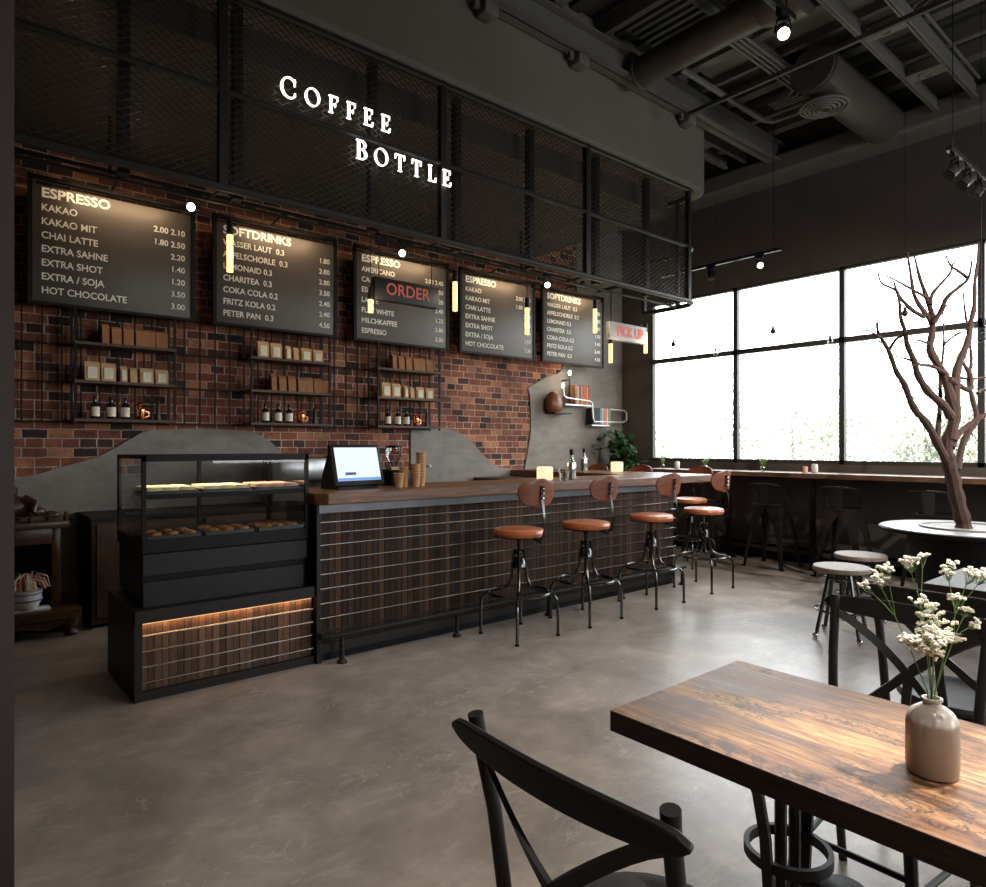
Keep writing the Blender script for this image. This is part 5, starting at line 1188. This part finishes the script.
# ---- vase with baby's breath
VL = (1.524, 0.453, 0.75)
vs = thing('ceramic_vase', 'taupe ceramic vase with toplight painted on its shoulder, standing on the wooden table', 'vase', VL, 0.3)
MB().lathe([(r_, z_*0.935) for r_, z_ in [(0.046, 0), (0.050, 0.004), (0.0515, 0.02), (0.0515, 0.104), (0.049, 0.118), (0.041, 0.131), (0.029, 0.140), (0.0185, 0.145), (0.0165, 0.151), (0.0205, 0.155), (0.0205, 0.159), (0.015, 0.160), (0.0135, 0.150), (0.0135, 0.10)]], seg=40, capt=False, sx=0.95, sy=0.9).build('vase_body', 'vase', vs)
def sprig(label, tips, base_r=0.008):
    """tips: (right, depth, height, count, spread)"""
    t = thing('flower_sprig', label, 'flower', (VL[0], VL[1], VL[2]+0.06), 0, 'sprigs of small white blossoms in the vase')
    st = MB(); bl = MB()
    b0 = Vector((random.uniform(-1, 1)*0.006, random.uniform(-1, 1)*0.006, 0.0))
    mc = Vector((0, 0, 0))
    for (ri, de, he, n, sp_) in tips: mc += (A_*ri+B_*de+Vector((0, 0, he-0.06)))/len(tips)
    neck = Vector((mc.x*0.08, mc.y*0.08, 0.10)); node = neck.lerp(mc, 0.62)+Vector((0, 0, 0.006))
    st.tube([b0, neck, neck.lerp(node, 0.5)+Vector((0, 0, 0.004)), node], [0.0013, 0.0013, 0.0012, 0.0011], 5)
    for (ri, de, he, n, sp_) in tips:
        c_ = A_*ri+B_*de+Vector((0, 0, he-0.06))
        j_ = node.lerp(c_, 0.72)+Vector((0, 0, 0.0))
        st.tube([node, node.lerp(j_, 0.5)+Vector((0, 0, 0.002)), j_], [0.0009, 0.0008, 0.0008], 5)
        for k in range(int(n*1.4)):
            p_ = c_+Vector((random.gauss(0, sp_), random.gauss(0, sp_), random.gauss(0, sp_*0.55)))
            mid = j_.lerp(p_, 0.55)+Vector((0, 0, -0.004)); st.tube([j_, mid, p_], 0.0005, 3, cap=False)
            r_ = random.uniform(0.0036, 0.0056)
            for q in range(4):
                bl.ico(p_+Vector((random.uniform(-1, 1), random.uniform(-1, 1), random.uniform(-.5, .8)))*r_*0.75, r_*0.72, 1, (1, 1, 0.8))
    st.build('stem', 'stem', t); bl.build('blossoms', 'bloom', t, kind='stuff')
q = 1.3/665
def hv(v): return 0.150+(700-v)*q
sprig('sprig with loose white blossoms leaning out to the left of the vase', [((876-927)*q, 0.02, hv(580), 14, 0.011), ((868-927)*q, 0.03, hv(590), 6, 0.008), ((886-927)*q, 0.02, hv(570), 8, 0.008)])
sprig('upright sprig with a blossom cluster at the top left', [((918-927)*q, 0.05, hv(566), 14, 0.009), ((934-927)*q, 0.05, hv(559), 3, 0.004)])
sprig('sprig with a wide blossom row reaching the right edge', [((952-927)*q, 0.03, hv(572), 12, 0.010), ((966-927)*q, 0.0, hv(574), 10, 0.010), ((982-927)*q, 0.0, hv(574), 14, 0.012)])
sprig('dense low cluster of white blossoms just over the vase', [((905-927)*q, -0.01, hv(640), 34, 0.012), ((920-927)*q, -0.03, hv(632), 40, 0.013), ((935-927)*q, 0.0, hv(636), 34, 0.013), ((915-927)*q, -0.03, hv(648), 24, 0.012), ((950-927)*q, 0.0, hv(640), 10, 0.008), ((925-927)*q, 0.0, hv(622), 18, 0.015)])
sprig('middle sprig with two small blossom clusters above the dense one', [((918-927)*q, 0.01, hv(603), 9, 0.009), ((930-927)*q, 0.01, hv(610), 9, 0.008), ((917-927)*q, 0.0, hv(615), 4, 0.005)])
sprig('sprig branching to the right with separate small blossoms', [((951-927)*q, 0.0, hv(598), 9, 0.006), ((966-927)*q, 0.01, hv(612), 9, 0.006), ((970-927)*q, 0.0, hv(625), 7, 0.007)])

# ================================================================== OUTSIDE
structure(MB().box(8.3, 60, -30, 60, -0.3, -0.1).build('ground_outside', 'ground'))
def out_tree(x_, y, h, r_, n, label, seed, low=0.35):
    random.seed(seed)
    t = thing('leafy_tree', label, 'tree', (x_, y, -0.1), 0, 'pale trees outside the windows')
    mb = MB(); mb.tube([(0, 0, 0), (0.05, 0.02, h*0.4), (0.0, 0.05, h*0.75)], [0.06, 0.045, 0.015], 6)
    tips = []
    for i in range(22):
        a_ = random.uniform(0, 2*PI); z0 = h*random.uniform(0.2, 0.6); rr = r_*random.uniform(0.5, 1); z1 = z0+h*random.uniform(0.12, 0.42)
        p_ = Vector((rr*math.cos(a_), rr*math.sin(a_), min(z1, h))); tips.append(p_); mb.tube([(0, 0, z0), p_*0.5+Vector((0, 0, z0*0.55)), p_], [0.018, 0.012, 0.005], 4)
    mb.build('trunk', 'bark_pale', t)
    f = MB()
    for i in range(n):
        p_ = random.choice(tips); c_ = p_*random.uniform(0.55, 1.05)+Vector((random.gauss(0, r_*.17), random.gauss(0, r_*.17), random.gauss(0, h*.07)+ h*0.08))
        d1 = Vector((random.uniform(-1, 1), random.uniform(-1, 1), random.uniform(-1, 1))).normalized()*0.065; d2 = d1.orthogonal().normalized()*0.042
        f.bm.faces.new([f.bm.verts.new(c_+q_) for q_ in (-d1, d2, d1, -d2)])
    f.build('foliage', 'hedge', t, smooth=False, kind='stuff')
M['bark_pale'] = plain('haze-paled bark', (0.3, 0.29, 0.27), 0.9)  # trunks lightened in colour to stand in for the haze outside
out_tree(17.0, 8.2, 3.9, 2.0, 3600, 'haze-pale tree standing outside the middle of the second window', 3)
out_tree(17.5, 13.2, 3.0, 1.2, 1500, 'small pale tree outside the first window at the corner', 4)
out_tree(15.5, 4.7, 2.6, 1.2, 2200, 'low leafy tree outside the third window left of the bare tree', 5)
out_tree(19.0, 4.2, 4.2, 2.0, 2200, 'taller pale tree outside the third window behind the bare tree', 6)
out_tree(18.6, 17.0, 3.4, 2.4, 2000, 'distant pale tree outside the first window', 8)
out_tree(15.0, 0.8, 3.2, 1.6, 1500, 'pale tree outside the window at the right edge', 9)
random.seed(11)
hd = MB()
for i in range(5200):
    c_ = Vector((random.uniform(21, 22.5), random.uniform(-4, 30), 0)); c_.z = abs(random.gauss(0, 0.45))+0.9*math.sin(c_.y*0.9)**2*random.random()+0.1
    d1 = Vector((random.uniform(-1, 1), random.uniform(-1, 1), random.uniform(-1, 1))).normalized()*0.13; d2 = d1.orthogonal().normalized()*0.09
    hd.bm.faces.new([hd.bm.verts.new(c_+q_) for q_ in (-d1, d2, d1, -d2)])
o = hd.build('hedge', 'hedge', smooth=False); tag(o, 'pale green hedge in the distance outside the windows', 'hedge'); o['kind'] = 'stuff'
